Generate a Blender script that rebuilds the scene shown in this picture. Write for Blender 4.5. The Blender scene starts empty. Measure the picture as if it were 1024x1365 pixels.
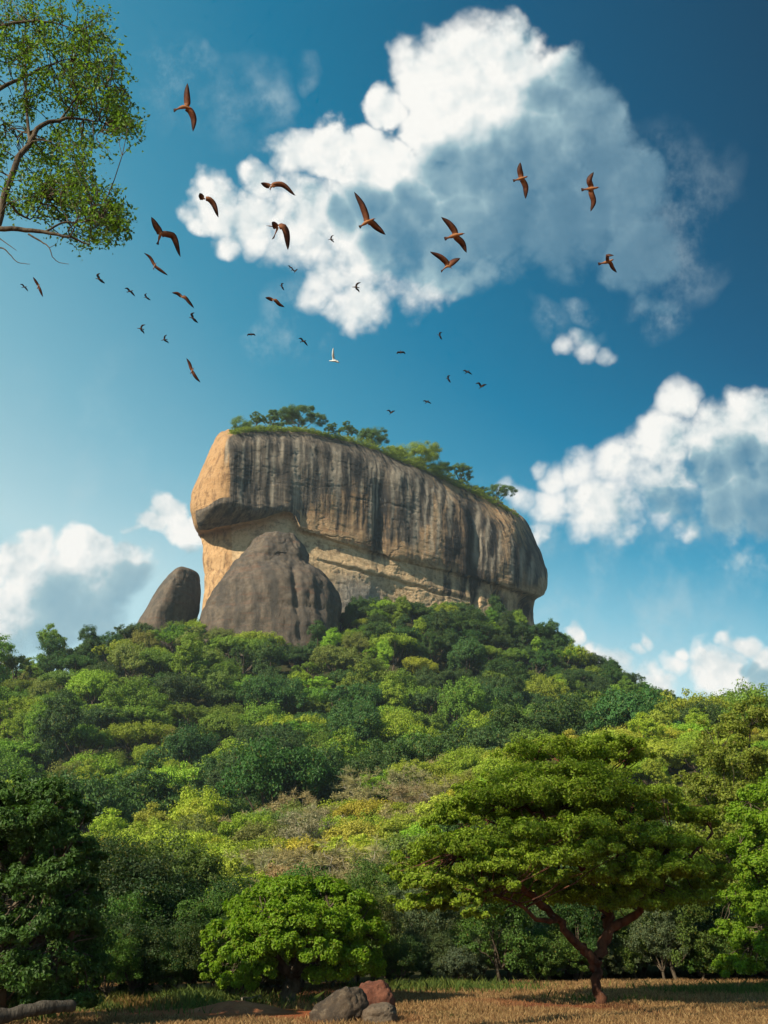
import bpy, math, random
import numpy as np
from mathutils import Vector

R = math.radians
SC = bpy.context.scene
COL = SC.collection
# ------------------------------------------------------------------ camera
PITCH, CAMZ, F = R(22.2), 1.6, 1365.0
CP, SP = math.cos(PITCH), math.sin(PITCH)
cam_data = bpy.data.cameras.new('camera')
cam_data.sensor_fit = 'VERTICAL'; cam_data.sensor_height = 24.0; cam_data.lens = 24.0
cam_data.clip_start = 0.1; cam_data.clip_end = 12000
cam = bpy.data.objects.new('camera', cam_data); COL.objects.link(cam)
cam.location = (0, 0, CAMZ); cam.rotation_euler = (math.pi/2 + PITCH, 0, 0)
SC.camera = cam

def D(px, py):
    a = (px - 512.0)/F; b = (682.5 - py)/F
    return np.array((a, CP - b*SP, SP + b*CP))
def P(px, py, Y):
    """point seen at photo position (px, py) at the distance Y along the view's ground direction"""
    d = D(px, py); return np.array((0, 0, CAMZ)) + d*(Y/d[1])
def to_px(p):
    x, y, z = p[0], p[1], p[2] - CAMZ
    w = y*CP + z*SP; v = z*CP - y*SP
    return 512 + F*x/w, 682.5 - F*v/w

# ------------------------------------------------------------------ colour management
SC.view_settings.view_transform = 'Standard'; SC.view_settings.look = 'None'
SC.view_settings.exposure = 0.55; SC.view_settings.gamma = 1.0
SC.cycles.max_bounces = 6; SC.cycles.diffuse_bounces = 3; SC.cycles.glossy_bounces = 2
SC.cycles.transmission_bounces = 3; SC.cycles.transparent_max_bounces = 6
SC.cycles.caustics_reflective = False; SC.cycles.caustics_refractive = False
SC.cycles.use_denoising = True
SC.cycles.use_adaptive_sampling = True; SC.cycles.adaptive_threshold = .012; SC.cycles.adaptive_min_samples = 12

# ------------------------------------------------------------------ sun
SUN_EL, SUN_AZ = R(32), R(43)          # the sun stands to the left, SUN_AZ behind the left-hand side
SUN = Vector((-math.cos(SUN_EL)*math.cos(SUN_AZ), -math.cos(SUN_EL)*math.sin(SUN_AZ), math.sin(SUN_EL)))
sun_data = bpy.data.lights.new('sun', 'SUN'); sun_data.energy = 4.9; sun_data.angle = R(0.53)
sun_data.color = (1.0, 0.88, 0.66)
sun = bpy.data.objects.new('sun', sun_data); COL.objects.link(sun)
sun.rotation_euler = SUN.to_track_quat('Z', 'Y').to_euler(); sun.location = (-60, -60, 90)
# ------------------------------------------------------------------ node helper
class NB:
    """writes shader nodes as expressions"""
    def __init__(self, tree): self.t = tree; self.n = tree.nodes; self.l = tree.links
    def node(self, typ, **kw):
        nd = self.n.new(typ)
        for k, v in kw.items(): setattr(nd, k, v)
        return nd
    def put(self, sock, v):
        if isinstance(v, bpy.types.NodeSocket): self.l.new(v, sock)
        elif v is not None: sock.default_value = v
    def m(self, op, a, b=None, c=None, clamp=False):
        nd = self.node('ShaderNodeMath', operation=op, use_clamp=clamp)
        for i, v in enumerate((a, b, c)): self.put(nd.inputs[i], v)
        return nd.outputs[0]
    def v(self, op, a, b=None, out=0):
        nd = self.node('ShaderNodeVectorMath', operation=op)
        self.put(nd.inputs[0], a)
        if b is not None: self.put(nd.inputs[3 if op == 'SCALE' else 1], b)
        return nd.outputs[out]
    def noise(self, vec, scale, detail=6, rough=.55, dist=0.0, lac=2.0, out='Fac'):
        nd = self.node('ShaderNodeTexNoise'); self.put(nd.inputs['Vector'], vec)
        nd.inputs['Scale'].default_value = scale; nd.inputs['Detail'].default_value = detail
        nd.inputs['Roughness'].default_value = rough; nd.inputs['Distortion'].default_value = dist
        nd.inputs['Lacunarity'].default_value = lac
        return nd.outputs[out]
    def voro(self, vec, scale, detail=0, rough=.5, feature='F1', out='Distance', smooth=.6):
        nd = self.node('ShaderNodeTexVoronoi', feature=feature); self.put(nd.inputs['Vector'], vec)
        nd.inputs['Scale'].default_value = scale; nd.inputs['Detail'].default_value = detail
        nd.inputs['Roughness'].default_value = rough
        if feature == 'SMOOTH_F1': nd.inputs['Smoothness'].default_value = smooth
        return nd.outputs[out]
    def ramp(self, fac, stops, interp='LINEAR'):
        nd = self.node('ShaderNodeValToRGB'); self.put(nd.inputs[0], fac)
        cr = nd.color_ramp; cr.interpolation = interp
        while len(cr.elements) < len(stops): cr.elements.new(1.0)
        for e, (p, c) in zip(cr.elements, stops):
            e.position = p
            e.color = (c, c, c, 1) if isinstance(c, (int, float)) else (*c, 1)
        return nd.outputs[0]
    def step(self, x, lo, hi, smooth=True):
        nd = self.node('ShaderNodeMapRange', interpolation_type='SMOOTHSTEP' if smooth else 'LINEAR')
        self.put(nd.inputs[0], x); self.put(nd.inputs[1], lo); self.put(nd.inputs[2], hi)
        return nd.outputs[0]
    def mix(self, f, a, b, blend='MIX'):
        nd = self.node('ShaderNodeMix', data_type='RGBA', blend_type=blend)
        self.put(nd.inputs[0], f)
        for i, q in ((6, a), (7, b)):
            self.put(nd.inputs[i], (*q, 1) if isinstance(q, tuple) and len(q) == 3 else q)
        return nd.outputs[2]
    def sep(self, vec):
        nd = self.node('ShaderNodeSeparateXYZ'); self.put(nd.inputs[0], vec); return nd.outputs
    def comb(self, x, y, z):
        nd = self.node('ShaderNodeCombineXYZ')
        for i, q in enumerate((x, y, z)): self.put(nd.inputs[i], q)
        return nd.outputs[0]
def lin(r, g, b):
    return tuple((c/255/12.92 if c <= 10 else ((c/255 + .055)/1.055)**2.4) for c in (r, g, b))

# ------------------------------------------------------------------ sky with clouds (by direction only)
# cumulus masses: (photo x, y, radius in photo pixels)
CLOUDS = [
 # the big cloud
 (620, 55, 62), (575, 92, 62), (660, 90, 85), (735, 140, 80), (520, 130, 42), (595, 160, 80), (690, 200, 105), (790, 190, 70), (835, 250, 70), (770, 270, 90),
 (440, 210, 62), (395, 205, 50), (500, 230, 80), (345, 255, 36), (285, 270, 42), (252, 285, 30), (330, 300, 52), (400, 310, 75), (300, 320, 34),
 (470, 330, 100), (560, 290, 110), (640, 300, 110), (720, 310, 80), (560, 370, 60), (630, 375, 42), (480, 410, 45), (430, 385, 45), (600, 390, 40),
 (865, 320, 50), (880, 395, 24), (860, 385, 20), (830, 330, 55),
 # small cloud under it
 (775, 458, 28), (805, 466, 20), (748, 470, 22), (790, 440, 16),
 # the right-hand cloud
 (910, 530, 36), (880, 585, 58), (820, 610, 50), (770, 610, 40), (735, 625, 32), (708, 610, 20), (735, 670, 40), (800, 665, 62), (870, 655, 70), (940, 610, 75), (1000, 590, 62),
 (960, 670, 75), (1030, 660, 75), (720, 700, 22), (820, 705, 30), (1000, 700, 40), (905, 708, 28), (1020, 560, 40), (690, 660, 30), (660, 650, 22),
 # behind the left end of the rock
 (218, 668, 40), (190, 690, 32), (238, 700, 44), (150, 780, 52), (165, 748, 32), (120, 742, 44), (225, 680, 34), (195, 695, 26), (255, 690, 34), (170, 700, 15), (240, 720, 30),
 # left-hand cloud
 (-110, 790, 60), (-120, 860, 80), (-70, 840, 60), (60, 735, 36), (35, 765, 44), (90, 770, 46), (70, 805, 60), (20, 820, 55), (130, 790, 40), (120, 830, 50), (0, 850, 60), (170, 765, 24), (188, 770, 13), (60, 850, 60), (-40, 780, 40),
 # low row on the right
 (785, 862, 15), (800, 875, 16), (860, 856, 17), (845, 866, 15), (915, 860, 15), (950, 856, 15), (1000, 850, 26), (1020, 868, 22), (900, 880, 28), (820, 895, 34), (960, 890, 50), (1020, 900, 40), (870, 910, 40),
]
VEILS = [(240, 100, 45, .5), (215, 130, 45, .25), (310, 150, 60, .25), (355, 140, 30, .4), (320, 120, 35, .22), (890, 270, 90, .30), (345, 450, 22, .6), (400, 430, 50, .5), (400, 100, 20, .3),
         (890, 745, 40, .35), (990, 748, 40, .5), (945, 753, 13, .7), (965, 751, 14, .9), (985, 749, 14, 1.0), (1005, 746, 14, 1.0), (1024, 743, 14, 1.0), (870, 410, 40, .5), (900, 330, 60, .35), (720, 440, 30, .4), (765, 410, 20, .5), (120, 690, 80, .35), (700, 760, 120, .3), (820, 840, 160, .35), (100, 620, 140, .14), (700, 720, 60, .4), (180, 760, 50, .5)]
def unit(px, py):
    d = D(px, py); return d/np.linalg.norm(d)
def ang(px, py, r):
    return float(np.linalg.norm(unit(px + r*.7, py + r*.7) - unit(px - r*.7, py - r*.7))/2)

world = bpy.data.worlds.new('World'); SC.world = world; world.use_nodes = True
world.cycles.sampling_method = 'NONE'
wt = world.node_tree
SEEDK = (3.1, 1.7, 8.2)
def coarse_group():
    """> 0 inside the cumulus masses, a smooth height that peaks near 1 in the middle of each billow"""
    g = bpy.data.node_groups.new('cloud masses', 'ShaderNodeTree')
    g.interface.new_socket('Direction', in_out='INPUT', socket_type='NodeSocketVector')
    g.interface.new_socket('Field', in_out='OUTPUT', socket_type='NodeSocketFloat')
    b = NB(g); gi = g.nodes.new('NodeGroupInput'); go = g.nodes.new('NodeGroupOutput')
    x, y, z = b.sep(gi.outputs[0])
    X, Y, Z = b.comb(x, x, x), b.comb(y, y, y), b.comb(z, z, z)
    rows = []
    for (px, py, r) in CLOUDS:
        ra = ang(px, py, r)*1.18; top = min(1.0, .60 + r/130)
        c = unit(px, py); k = 2/ra**2
        rows.append((c[0]*k*top, c[1]*k*top, c[2]*k*top, top*(1 - k)))      # top * (1 - dist^2/ra^2) for unit directions
    while len(rows) % 3: rows.append(rows[-1])
    def ma(a, m, c):
        nd = b.node('ShaderNodeVectorMath', operation='MULTIPLY_ADD')
        for s_, q in zip(nd.inputs, (a, m, c)): b.put(s_, q)
        return nd.outputs[0]
    f = None
    for i in range(0, len(rows), 3):
        A, B_, C_ = rows[i:i+3]
        t = ma(X, (A[0], B_[0], C_[0]), (A[3], B_[3], C_[3]))
        t = ma(Y, (A[1], B_[1], C_[1]), t); t = ma(Z, (A[2], B_[2], C_[2]), t)
        f = t if f is None else b.v('MAXIMUM', f, t)
    p, q, r = b.sep(f)
    g.links.new(b.m('MAXIMUM', b.m('MAXIMUM', p, q), b.m('MAXIMUM', r, -1.0)), go.inputs[0])
    return g
def billow_group():
    g = bpy.data.node_groups.new('cloud billows', 'ShaderNodeTree')
    g.interface.new_socket('Direction', in_out='INPUT', socket_type='NodeSocketVector')
    g.interface.new_socket('Field', in_out='OUTPUT', socket_type='NodeSocketFloat')
    b = NB(g); gi = g.nodes.new('NodeGroupInput'); go = g.nodes.new('NodeGroupOutput')
    d = gi.outputs[0]
    n1 = b.noise(d, 7, 10, .62)
    n2 = b.noise(d, 15, 7, .60)
    v1 = b.voro(b.v('ADD', d, b.v('SCALE', b.noise(d, 24, 3, .6, out='Color'), .05)), 24, 2, .6)
    f = b.m('ADD', b.m('MULTIPLY', b.m('SUBTRACT', n1, .5), 1.1), b.m('MULTIPLY', b.m('SUBTRACT', .42, v1), .20))
    f = b.m('ADD', f, b.m('MULTIPLY_ADD', b.m('ABSOLUTE', b.m('SUBTRACT', n2, .5)), 1.3, -.12))
    g.links.new(f, go.inputs[0])
    return g
GC, GB = coarse_group(), billow_group()
b = NB(wt); bg = wt.nodes['Background']
dirn = b.node('ShaderNodeTexCoord').outputs['Generated']
sky = b.node('ShaderNodeTexSky', sky_type='NISHITA'); sky.sun_disc = False; sky.sun_elevation = SUN_EL; sky.sun_rotation = math.atan2(SUN.x, SUN.y)
dx, dy, dz = b.sep(dirn)
t = b.m('MAXIMUM', b.m('MULTIPLY_ADD', dz, -1/.461, .744/.461), 0.0)
t4 = b.m('POWER', t, 4.0)
key = b.m('MULTIPLY_ADD', dx, -.60/.70, .33*.56/.70)
key = b.m('ADD', b.m('ADD', key, .045), b.m('ADD', b.m('MULTIPLY', t, .25), b.m('MULTIPLY', t4, .35)))
tint = b.ramp(key, [(0.0, lin(4, 58, 90)), (.20, lin(8, 90, 130)), (.40, lin(20, 124, 164)), (.56, lin(66, 150, 182)), (.76, lin(124, 182, 202)), (1.0, lin(176, 210, 218))])
ref = b.v('DIVIDE', sky.outputs[0], (.118*10, .182*10, .31*10))      # the sky texture's own even brightness near the view
lum = b.v('DOT_PRODUCT', ref, (.33, .33, .34), out=1)
lum = b.m('MINIMUM', lum, 1.6)
skyc = b.v('SCALE', tint, b.m('MULTIPLY', b.m('MULTIPLY_ADD', lum, .35, .65), 10.0))
def field(g, vec):
    nd = b.node('ShaderNodeGroup'); nd.node_tree = g; b.put(nd.inputs[0], vec); return nd.outputs[0]
LX, LZ = -.80, .45                                       # towards the sun across the sky
def shifted(base, s): return b.v('NORMALIZE', b.v('ADD', base, (-.97*s, 0.0, .12*s)))
wob = b.noise(dirn, 7, 4, .6, out='Color')
dw = b.v('NORMALIZE', b.v('ADD', dirn, b.v('SCALE', b.v('SUBTRACT', wob, (.5, .5, .5)), .10)))
pos = lambda x: b.m('MAXIMUM', x, 0.0)
m0 = field(GC, dw); m1 = field(GC, shifted(dw, .15)); m2 = field(GC, shifted(dw, .29))
n0 = field(GB, dirn); n1 = field(GB, b.v('ADD', dirn, (LX*.014, 0.0, LZ*.014)))
f0 = b.m('SUBTRACT', b.m('ADD', m0, n0), .16)
soft = b.m('MULTIPLY_ADD', b.noise(dirn, 5, 1, .5), 1.05, .02)      # some edges crisp, some dissolving
alpha = b.step(f0, 0.0, soft)
depth = b.m('ADD', b.m('MULTIPLY', pos(m1), 1.35), b.m('MULTIPLY', pos(m2), .55))
broad = b.m('EXPONENT', b.m('MULTIPLY', depth, -1.0))
n2 = b.noise(dirn, 7, 4, .55); n3 = b.noise(b.v('ADD', dirn, (LX*.04, 0.0, LZ*.04)), 7, 4, .55)
relief = b.m('MULTIPLY', b.m('ADD', b.m('MULTIPLY', b.m('SUBTRACT', n0, n1), .85), b.m('MULTIPLY', b.m('SUBTRACT', n2, n3), 1.1)), b.m('MULTIPLY_ADD', broad, 1.0, .10))
lit = b.m('ADD', b.m('MULTIPLY_ADD', broad, .88, .06), relief, clamp=True)
ccol = b.ramp(lit, [(0.0, lin(84, 126, 150)), (.25, lin(116, 154, 174)), (.5, lin(164, 194, 203)), (.74, lin(222, 230, 230)), (1.0, lin(252, 251, 246))])
ccol = b.v('SCALE', ccol, 10.0)
# a cloud's darker heart takes on the colour of the sky around it
ccol = b.mix(b.m('MULTIPLY_ADD', lit, -.45, .26, clamp=True), ccol, skyc)
veil = None
for (px, py, r, a_) in VEILS:
    ra = ang(px, py, r)*1.3; k = 2/ra**2; c = unit(px, py)*k*a_*1.6
    q = b.m('ADD', b.v('DOT_PRODUCT', dw, tuple(c), out=1), a_*1.6*(1 - k))
    veil = q if veil is None else b.m('MAXIMUM', veil, q)
wn = b.noise(b.v('MULTIPLY', dirn, (1.1, 1.0, .9)), 15, 9, .66)
veil = b.m('MULTIPLY', pos(veil), b.step(wn, .42, .80))
c1 = b.mix(b.m('MULTIPLY', veil, .95, clamp=True), skyc, tuple(10*c for c in lin(200, 220, 224)))
alpha = b.m('MULTIPLY', alpha, b.m('MULTIPLY_ADD', lit, .55, .64, clamp=True))      # the shaded side thins out
c2 = b.mix(alpha, c1, ccol)
bg2 = b.node('ShaderNodeBackground'); wt.links.new(c2, bg2.inputs[0]); wt.links.new(skyc, bg.inputs[0])
bg.inputs[1].default_value = 0.0685; bg2.inputs[1].default_value = 0.0685
# clouds stand over this quarter of the country only; elsewhere the sky is clear
sector = b.m('MULTIPLY', b.m('MULTIPLY', b.step(dy, .42, .52), b.step(b.m('ABSOLUTE', dx), .60, .50)), b.step(dz, .10, .16))
ms = b.node('ShaderNodeMixShader'); b.put(ms.inputs[0], sector); b.put(ms.inputs[1], bg.outputs[0]); b.put(ms.inputs[2], bg2.outputs[0])
wt.links.new(ms.outputs[0], wt.nodes['World Output'].inputs['Surface'])
# ------------------------------------------------------------------ mesh helpers
def mesh_np(name, verts, faces_list, mats=(), smooth=False, mat_idx=None, attrs=None):
    """faces_list: list of (n, k) index arrays; attrs: {name: (domain, values)}"""
    me = bpy.data.meshes.new(name)
    verts = np.ascontiguousarray(verts, dtype=np.float32)
    me.vertices.add(len(verts)); me.vertices.foreach_set('co', verts.ravel())
    loops = np.concatenate([f.ravel() for f in faces_list]).astype(np.int32)
    sizes = np.concatenate([np.full(len(f), f.shape[1], np.int32) for f in faces_list])
    starts = np.concatenate(([0], np.cumsum(sizes)[:-1])).astype(np.int32)
    me.loops.add(len(loops)); me.loops.foreach_set('vertex_index', loops)
    me.polygons.add(len(sizes)); me.polygons.foreach_set('loop_start', starts)
    for m in mats: me.materials.append(m)
    if mat_idx is not None: me.polygons.foreach_set('material_index', np.asarray(mat_idx, np.int32))
    me.polygons.foreach_set('use_smooth', np.full(len(sizes), bool(smooth)) if not isinstance(smooth, np.ndarray) else smooth)
    me.update(calc_edges=True)
    for k, (dom, val) in (attrs or {}).items():
        a = me.attributes.new(k, 'FLOAT', dom); a.data.foreach_set('value', np.asarray(val, np.float32))
    return me
def link(name, me, parent=None, loc=None, rz=0.0, scale=None):
    o = bpy.data.objects.new(name, me); COL.objects.link(o)
    if parent is not None: o.parent = parent
    if loc is not None: o.location = tuple(float(c) for c in loc)
    if rz: o.rotation_euler[2] = rz
    if scale is not None: o.scale = scale if hasattr(scale, '__len__') else (scale,)*3
    return o
def tag(o, label=None, category=None, group=None, kind=None):
    for k, v in (('label', label), ('category', category), ('group', group), ('kind', kind)):
        if v: o[k] = v
    return o
def thing(name, loc, label, category, group=None, rz=0.0):
    o = link(name, None, loc=loc, rz=rz); o.empty_display_size = .3
    return tag(o, label, category, group)

# ------------------------------------------------------------------ gradient noise
_rs = np.random.RandomState(7)
_perm = _rs.permutation(256); _perm = np.concatenate([_perm, _perm, _perm])
_grad = _rs.normal(size=(256, 3)); _grad /= np.linalg.norm(_grad, axis=1)[:, None]
def perlin(p):
    p = np.asarray(p, float); i = np.floor(p).astype(int); f = p - i; i &= 255
    u = f*f*f*(f*(f*6 - 15) + 10); out = 0
    for dx in (0, 1):
        for dy in (0, 1):
            for dz in (0, 1):
                h = _perm[_perm[_perm[i[..., 0] + dx] + i[..., 1] + dy] + i[..., 2] + dz]
                g = _grad[h]; d = f - np.array((dx, dy, dz))
                w = (u[..., 0] if dx else 1 - u[..., 0])*(u[..., 1] if dy else 1 - u[..., 1])*(u[..., 2] if dz else 1 - u[..., 2])
                out = out + w*(g*d).sum(-1)
    return out*1.6
def fbm(p, oct=5, gain=.5, lac=2.03):
    a, s, o = 1.0, 0.0, np.asarray(p, float)
    for k in range(oct):
        s = s + a*perlin(o + k*17.3); a *= gain; o = o*lac
    return s
def ss(x, a, b):
    t = np.clip((x - a)/(b - a), 0, 1); return t*t*(3 - 2*t)

# ------------------------------------------------------------------ tubes and leaves
def tube_arrays(paths, k=6):
    """paths: list of (points, radii) -> verts, quads"""
    V, Q, base = [], [], 0
    ca = np.cos(np.linspace(0, 2*np.pi, k, endpoint=False)); sa = np.sin(np.linspace(0, 2*np.pi, k, endpoint=False))
    for pts, rad in paths:
        pts = np.asarray(pts, float); rad = np.asarray(rad, float); n = len(pts)
        t = np.gradient(pts, axis=0); t /= np.linalg.norm(t, axis=1)[:, None] + 1e-9
        ref = np.where(np.abs(t[:, 2:3]) > .9, np.array((1.0, 0, 0)), np.array((0, 0, 1.0)))
        a = np.cross(t, ref); a /= np.linalg.norm(a, axis=1)[:, None] + 1e-9
        for j in range(1, n):                     # keep the frame from flipping
            if (a[j]*a[j-1]).sum() < 0: a[j] = -a[j]
        b = np.cross(t, a)
        ring = pts[:, None] + rad[:, None, None]*(ca[None, :, None]*a[:, None] + sa[None, :, None]*b[:, None])
        V.append(ring.reshape(-1, 3))
        i = np.arange(n - 1)[:, None]*k + np.arange(k)[None]; j = np.arange(n - 1)[:, None]*k + (np.arange(k)[None] + 1) % k
        Q.append(np.stack([i, j, j + k, i + k], -1).reshape(-1, 4) + base)
        base += n*k
    return np.concatenate(V), np.concatenate(Q)
def wander(p0, p1, n, amp, rng, droop=0.0, bend=None):
    """a crooked limb from p0 to p1"""
    t = np.linspace(0, 1, n)[:, None]; p0 = np.asarray(p0, float); p1 = np.asarray(p1, float)
    q = p0 + (p1 - p0)*t
    L = np.linalg.norm(p1 - p0)
    k = rng.normal(size=(4, 3))*amp*L
    for h in range(1, 4): q = q + k[h]*np.sin(t*np.pi*h)/h
    if bend is not None: q = q + np.asarray(bend)*np.sin(t*np.pi)
    q[:, 2] -= (droop*L*t*t)[:, 0]
    return q
def leaf_arrays(c, nrm, size, rng, aspect=.55, fold=.18, spin=None):
    """one folded kite per leaf; c, nrm (n,3), size (n,) -> verts, quads"""
    n = len(c); nrm = nrm/(np.linalg.norm(nrm, axis=1)[:, None] + 1e-9)
    r = rng.normal(size=(n, 3)) if spin is None else spin
    a = np.cross(nrm, r); a /= np.linalg.norm(a, axis=1)[:, None] + 1e-9
    b = np.cross(nrm, a); s = size[:, None]
    f = nrm*s*fold
    v = np.stack([c - a*s*.5, c + b*s*aspect*.5 + f - a*s*.05, c + a*s*.5, c - b*s*aspect*.5 + f - a*s*.05], 1)
    return v.reshape(-1, 3), np.arange(4*n).reshape(-1, 4)
def sphere_dirs(n, rng, up=None):
    d = rng.normal(size=(n, 3)); d /= np.linalg.norm(d, axis=1)[:, None]
    if up is not None:                            # keep few below the horizon
        low = d[:, 2] < up; d[low, 2] = np.abs(d[low, 2])*.6 - .2; d /= np.linalg.norm(d, axis=1)[:, None]
    return d
def clump_leaves(cc, out, rc, n_each, size, rng, flat=.7, nb=(.8, .5, .7)):
    """leaves in clumps: centres cc, outward directions out, radii rc"""
    m = len(cc)
    d = rng.normal(size=(m, n_each, 3)); d /= np.linalg.norm(d, axis=2)[..., None]
    r = rng.rand(m, n_each, 1)**.45
    off = d*r*np.asarray(rc).reshape(-1, 1, 1); off[..., 2] *= flat
    c = (cc[:, None] + off).reshape(-1, 3)
    nr = nb[0]*d + nb[1]*out[:, None] + nb[2]*rng.normal(size=(m, n_each, 3)); nr[..., 2] += .35
    return c, nr.reshape(-1, 3), size*(.7 + .6*rng.rand(m*n_each))

# ------------------------------------------------------------------ materials
def new_mat(name):
    m = bpy.data.materials.new(name); m.use_nodes = True
    nt = m.node_tree; b = NB(nt); return m, b, nt.nodes['Principled BSDF'], nt.nodes['Material Output']
def leaf_mat(name, base, tint_by_object=False, var=.35, trans=.35, rough=.55, yellow=(.16, .14, .02), yel=.15, spec=.25):
    m, b, p, out = new_mat(name)
    rnd = b.node('ShaderNodeAttribute', attribute_name='leaf').outputs['Fac']
    if tint_by_object:
        col = b.node('ShaderNodeAttribute', attribute_name='tint', attribute_type='INSTANCER').outputs['Color']
    else: col = None
    c = b.mix(b.step(rnd, 1 - yel, 1.0, False), col if col is not None else base, yellow)
    k = b.m('MULTIPLY_ADD', b.m('FRACT', b.m('MULTIPLY', rnd, 7.31)), 2*var, 1 - var)
    c = b.v('SCALE', c, k)
    b.put(p.inputs['Base Color'], c); p.inputs['Roughness'].default_value = rough
    p.inputs['Specular IOR Level'].default_value = spec
    tr = b.node('ShaderNodeBsdfTranslucent'); b.put(tr.inputs[0], b.v('MULTIPLY', c, (1.35, 1.45, .45)))
    ms = b.node('ShaderNodeMixShader'); ms.inputs[0].default_value = trans
    b.put(ms.inputs[1], p.outputs[0]); b.put(ms.inputs[2], tr.outputs[0])
    b.put(out.inputs['Surface'], ms.outputs[0])
    return m
def bark_mat(name, c0, c1, scale=6):
    m, b, p, out = new_mat(name)
    g = b.node('ShaderNodeTexCoord').outputs['Object']
    n = b.noise(b.v('MULTIPLY', g, (1, 1, .35)), scale, 6, .65)
    b.put(p.inputs['Base Color'], b.mix(b.step(n, .35, .65), c0, c1)); p.inputs['Roughness'].default_value = .9
    p.inputs['Specular IOR Level'].default_value = .2
    bp = b.node('ShaderNodeBump'); bp.inputs['Strength'].default_value = .6; bp.inputs['Distance'].default_value = .05
    b.put(bp.inputs['Height'], b.noise(b.v('MULTIPLY', g, (1, 1, .2)), scale*3, 4, .6)); b.put(p.inputs['Normal'], bp.outputs[0])
    return m
# ------------------------------------------------------------------ the lie of the land
# (photo x, y of the tree tops, distance, tree height)
LAND = [
 (300, 832, 372, 7), (200, 842, 372, 8), (245, 830, 374, 7), (365, 862, 350, 6), (450, 852, 362, 7), (520, 804, 390, 4), (580, 807, 408, 4), (640, 815, 428, 6), (690, 856, 446, 8), (712, 872, 452, 9), (745, 876, 456, 12),
 (120, 856, 368, 9), (60, 870, 356, 9), (0, 884, 346, 9), (-150, 905, 340, 9), (-320, 960, 330, 9),
 (790, 884, 456, 9), (860, 926, 450, 9), (930, 948, 432, 9), (1000, 960, 420, 9), (1150, 985, 410, 9), (1350, 1030, 400, 9),
 (-150, 1120, 185, 9), (0, 1110, 185, 9), (150, 1090, 188, 9), (300, 1062, 192, 9), (450, 1020, 204, 9), (600, 990, 218, 9), (750, 972, 235, 9), (880, 962, 255, 9), (1050, 965, 260, 9), (1250, 1010, 255, 9),
 (0, 1000, 255, 9), (250, 960, 280, 9), (500, 932, 305, 9), (650, 902, 340, 9), (760, 918, 360, 9),
 (-100, 1120, 140, 7), (150, 1118, 140, 7), (300, 1085, 148, 7), (450, 1052, 158, 7), (600, 1020, 166, 7), (750, 985, 176, 7), (900, 962, 184, 7), (1050, 950, 180, 7), (1250, 980, 178, 7),
 (300, 1170, 88, 6), (600, 1130, 92, 6), (900, 1110, 95, 7), (100, 1190, 85, 6), (1150, 1120, 95, 7),
]
LAND_XYZ = [(0, 0, 0), (-20, 5, 0), (20, 5, 0), (-15, 28, 0), (0, 25, .05), (8, 26, .1), (18, 26, .3), (-30, 35, .2), (0, 38, .1), (30, 38, .5), (-25, 52, .8), (0, 55, 1.2), (30, 55, 1.5), (-70, 60, 2), (80, 60, 3), (0, -40, 0), (-60, -40, 0), (60, -40, 0), (-120, 0, 0), (120, 0, 0),
 (0, 470, 82), (-130, 440, 62), (90, 520, 60), (-120, 540, 30), (0, 600, 28), (190, 560, 30), (-330, 380, 25), (330, 400, 30), (-330, 200, 5), (330, 200, 8), (300, 650, 0), (-300, 650, 0), (0, 700, 5), (-260, 60, 0), (260, 60, 0)]
pts = np.array([tuple(P(x, y, Y) - np.array((0, 0, h + (3.5 if Y > 184 else 1.5 if Y > 130 else 0)))) for x, y, Y, h in LAND] + LAND_XYZ, float)
def _tps(r2): return np.where(r2 > 0, .5*r2*np.log(r2 + 1e-12), 0)
_c = pts[:, :2]/100.0
_K = _tps(((_c[:, None] - _c[None])**2).sum(-1)) + np.eye(len(_c))*.004
_Pm = np.concatenate([np.ones((len(_c), 1)), _c], 1)
_A = np.block([[_K, _Pm], [_Pm.T, np.zeros((3, 3))]])
_W = np.linalg.solve(_A, np.concatenate([pts[:, 2], np.zeros(3)]))
def ground_z(x, y):
    x = np.asarray(x, float); y = np.asarray(y, float); q = np.stack([x.ravel(), y.ravel()], 1)/100.0
    z = _tps(((q[:, None] - _c[None])**2).sum(-1)) @ _W[:-3] + _W[-3] + q @ _W[-2:]
    z = z.reshape(x.shape)
    r = np.hypot(x*1.1, y - 300); z = z*(1 - ss(r, 380, 560))
    far = ss(y, 60, 130)
    z = z + far*fbm(np.stack([x/38, y/38, 0*x], -1), 3)*1.6*(1 - ss(r, 380, 560))
    near = 1 - ss(y, 40, 60)
    z = np.where(y < 60, z*(1 - near*.75), z) + near*fbm(np.stack([x/6, y/6, 0*x + 3], -1), 3)*.05
    return np.maximum(z, -.6)

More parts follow.
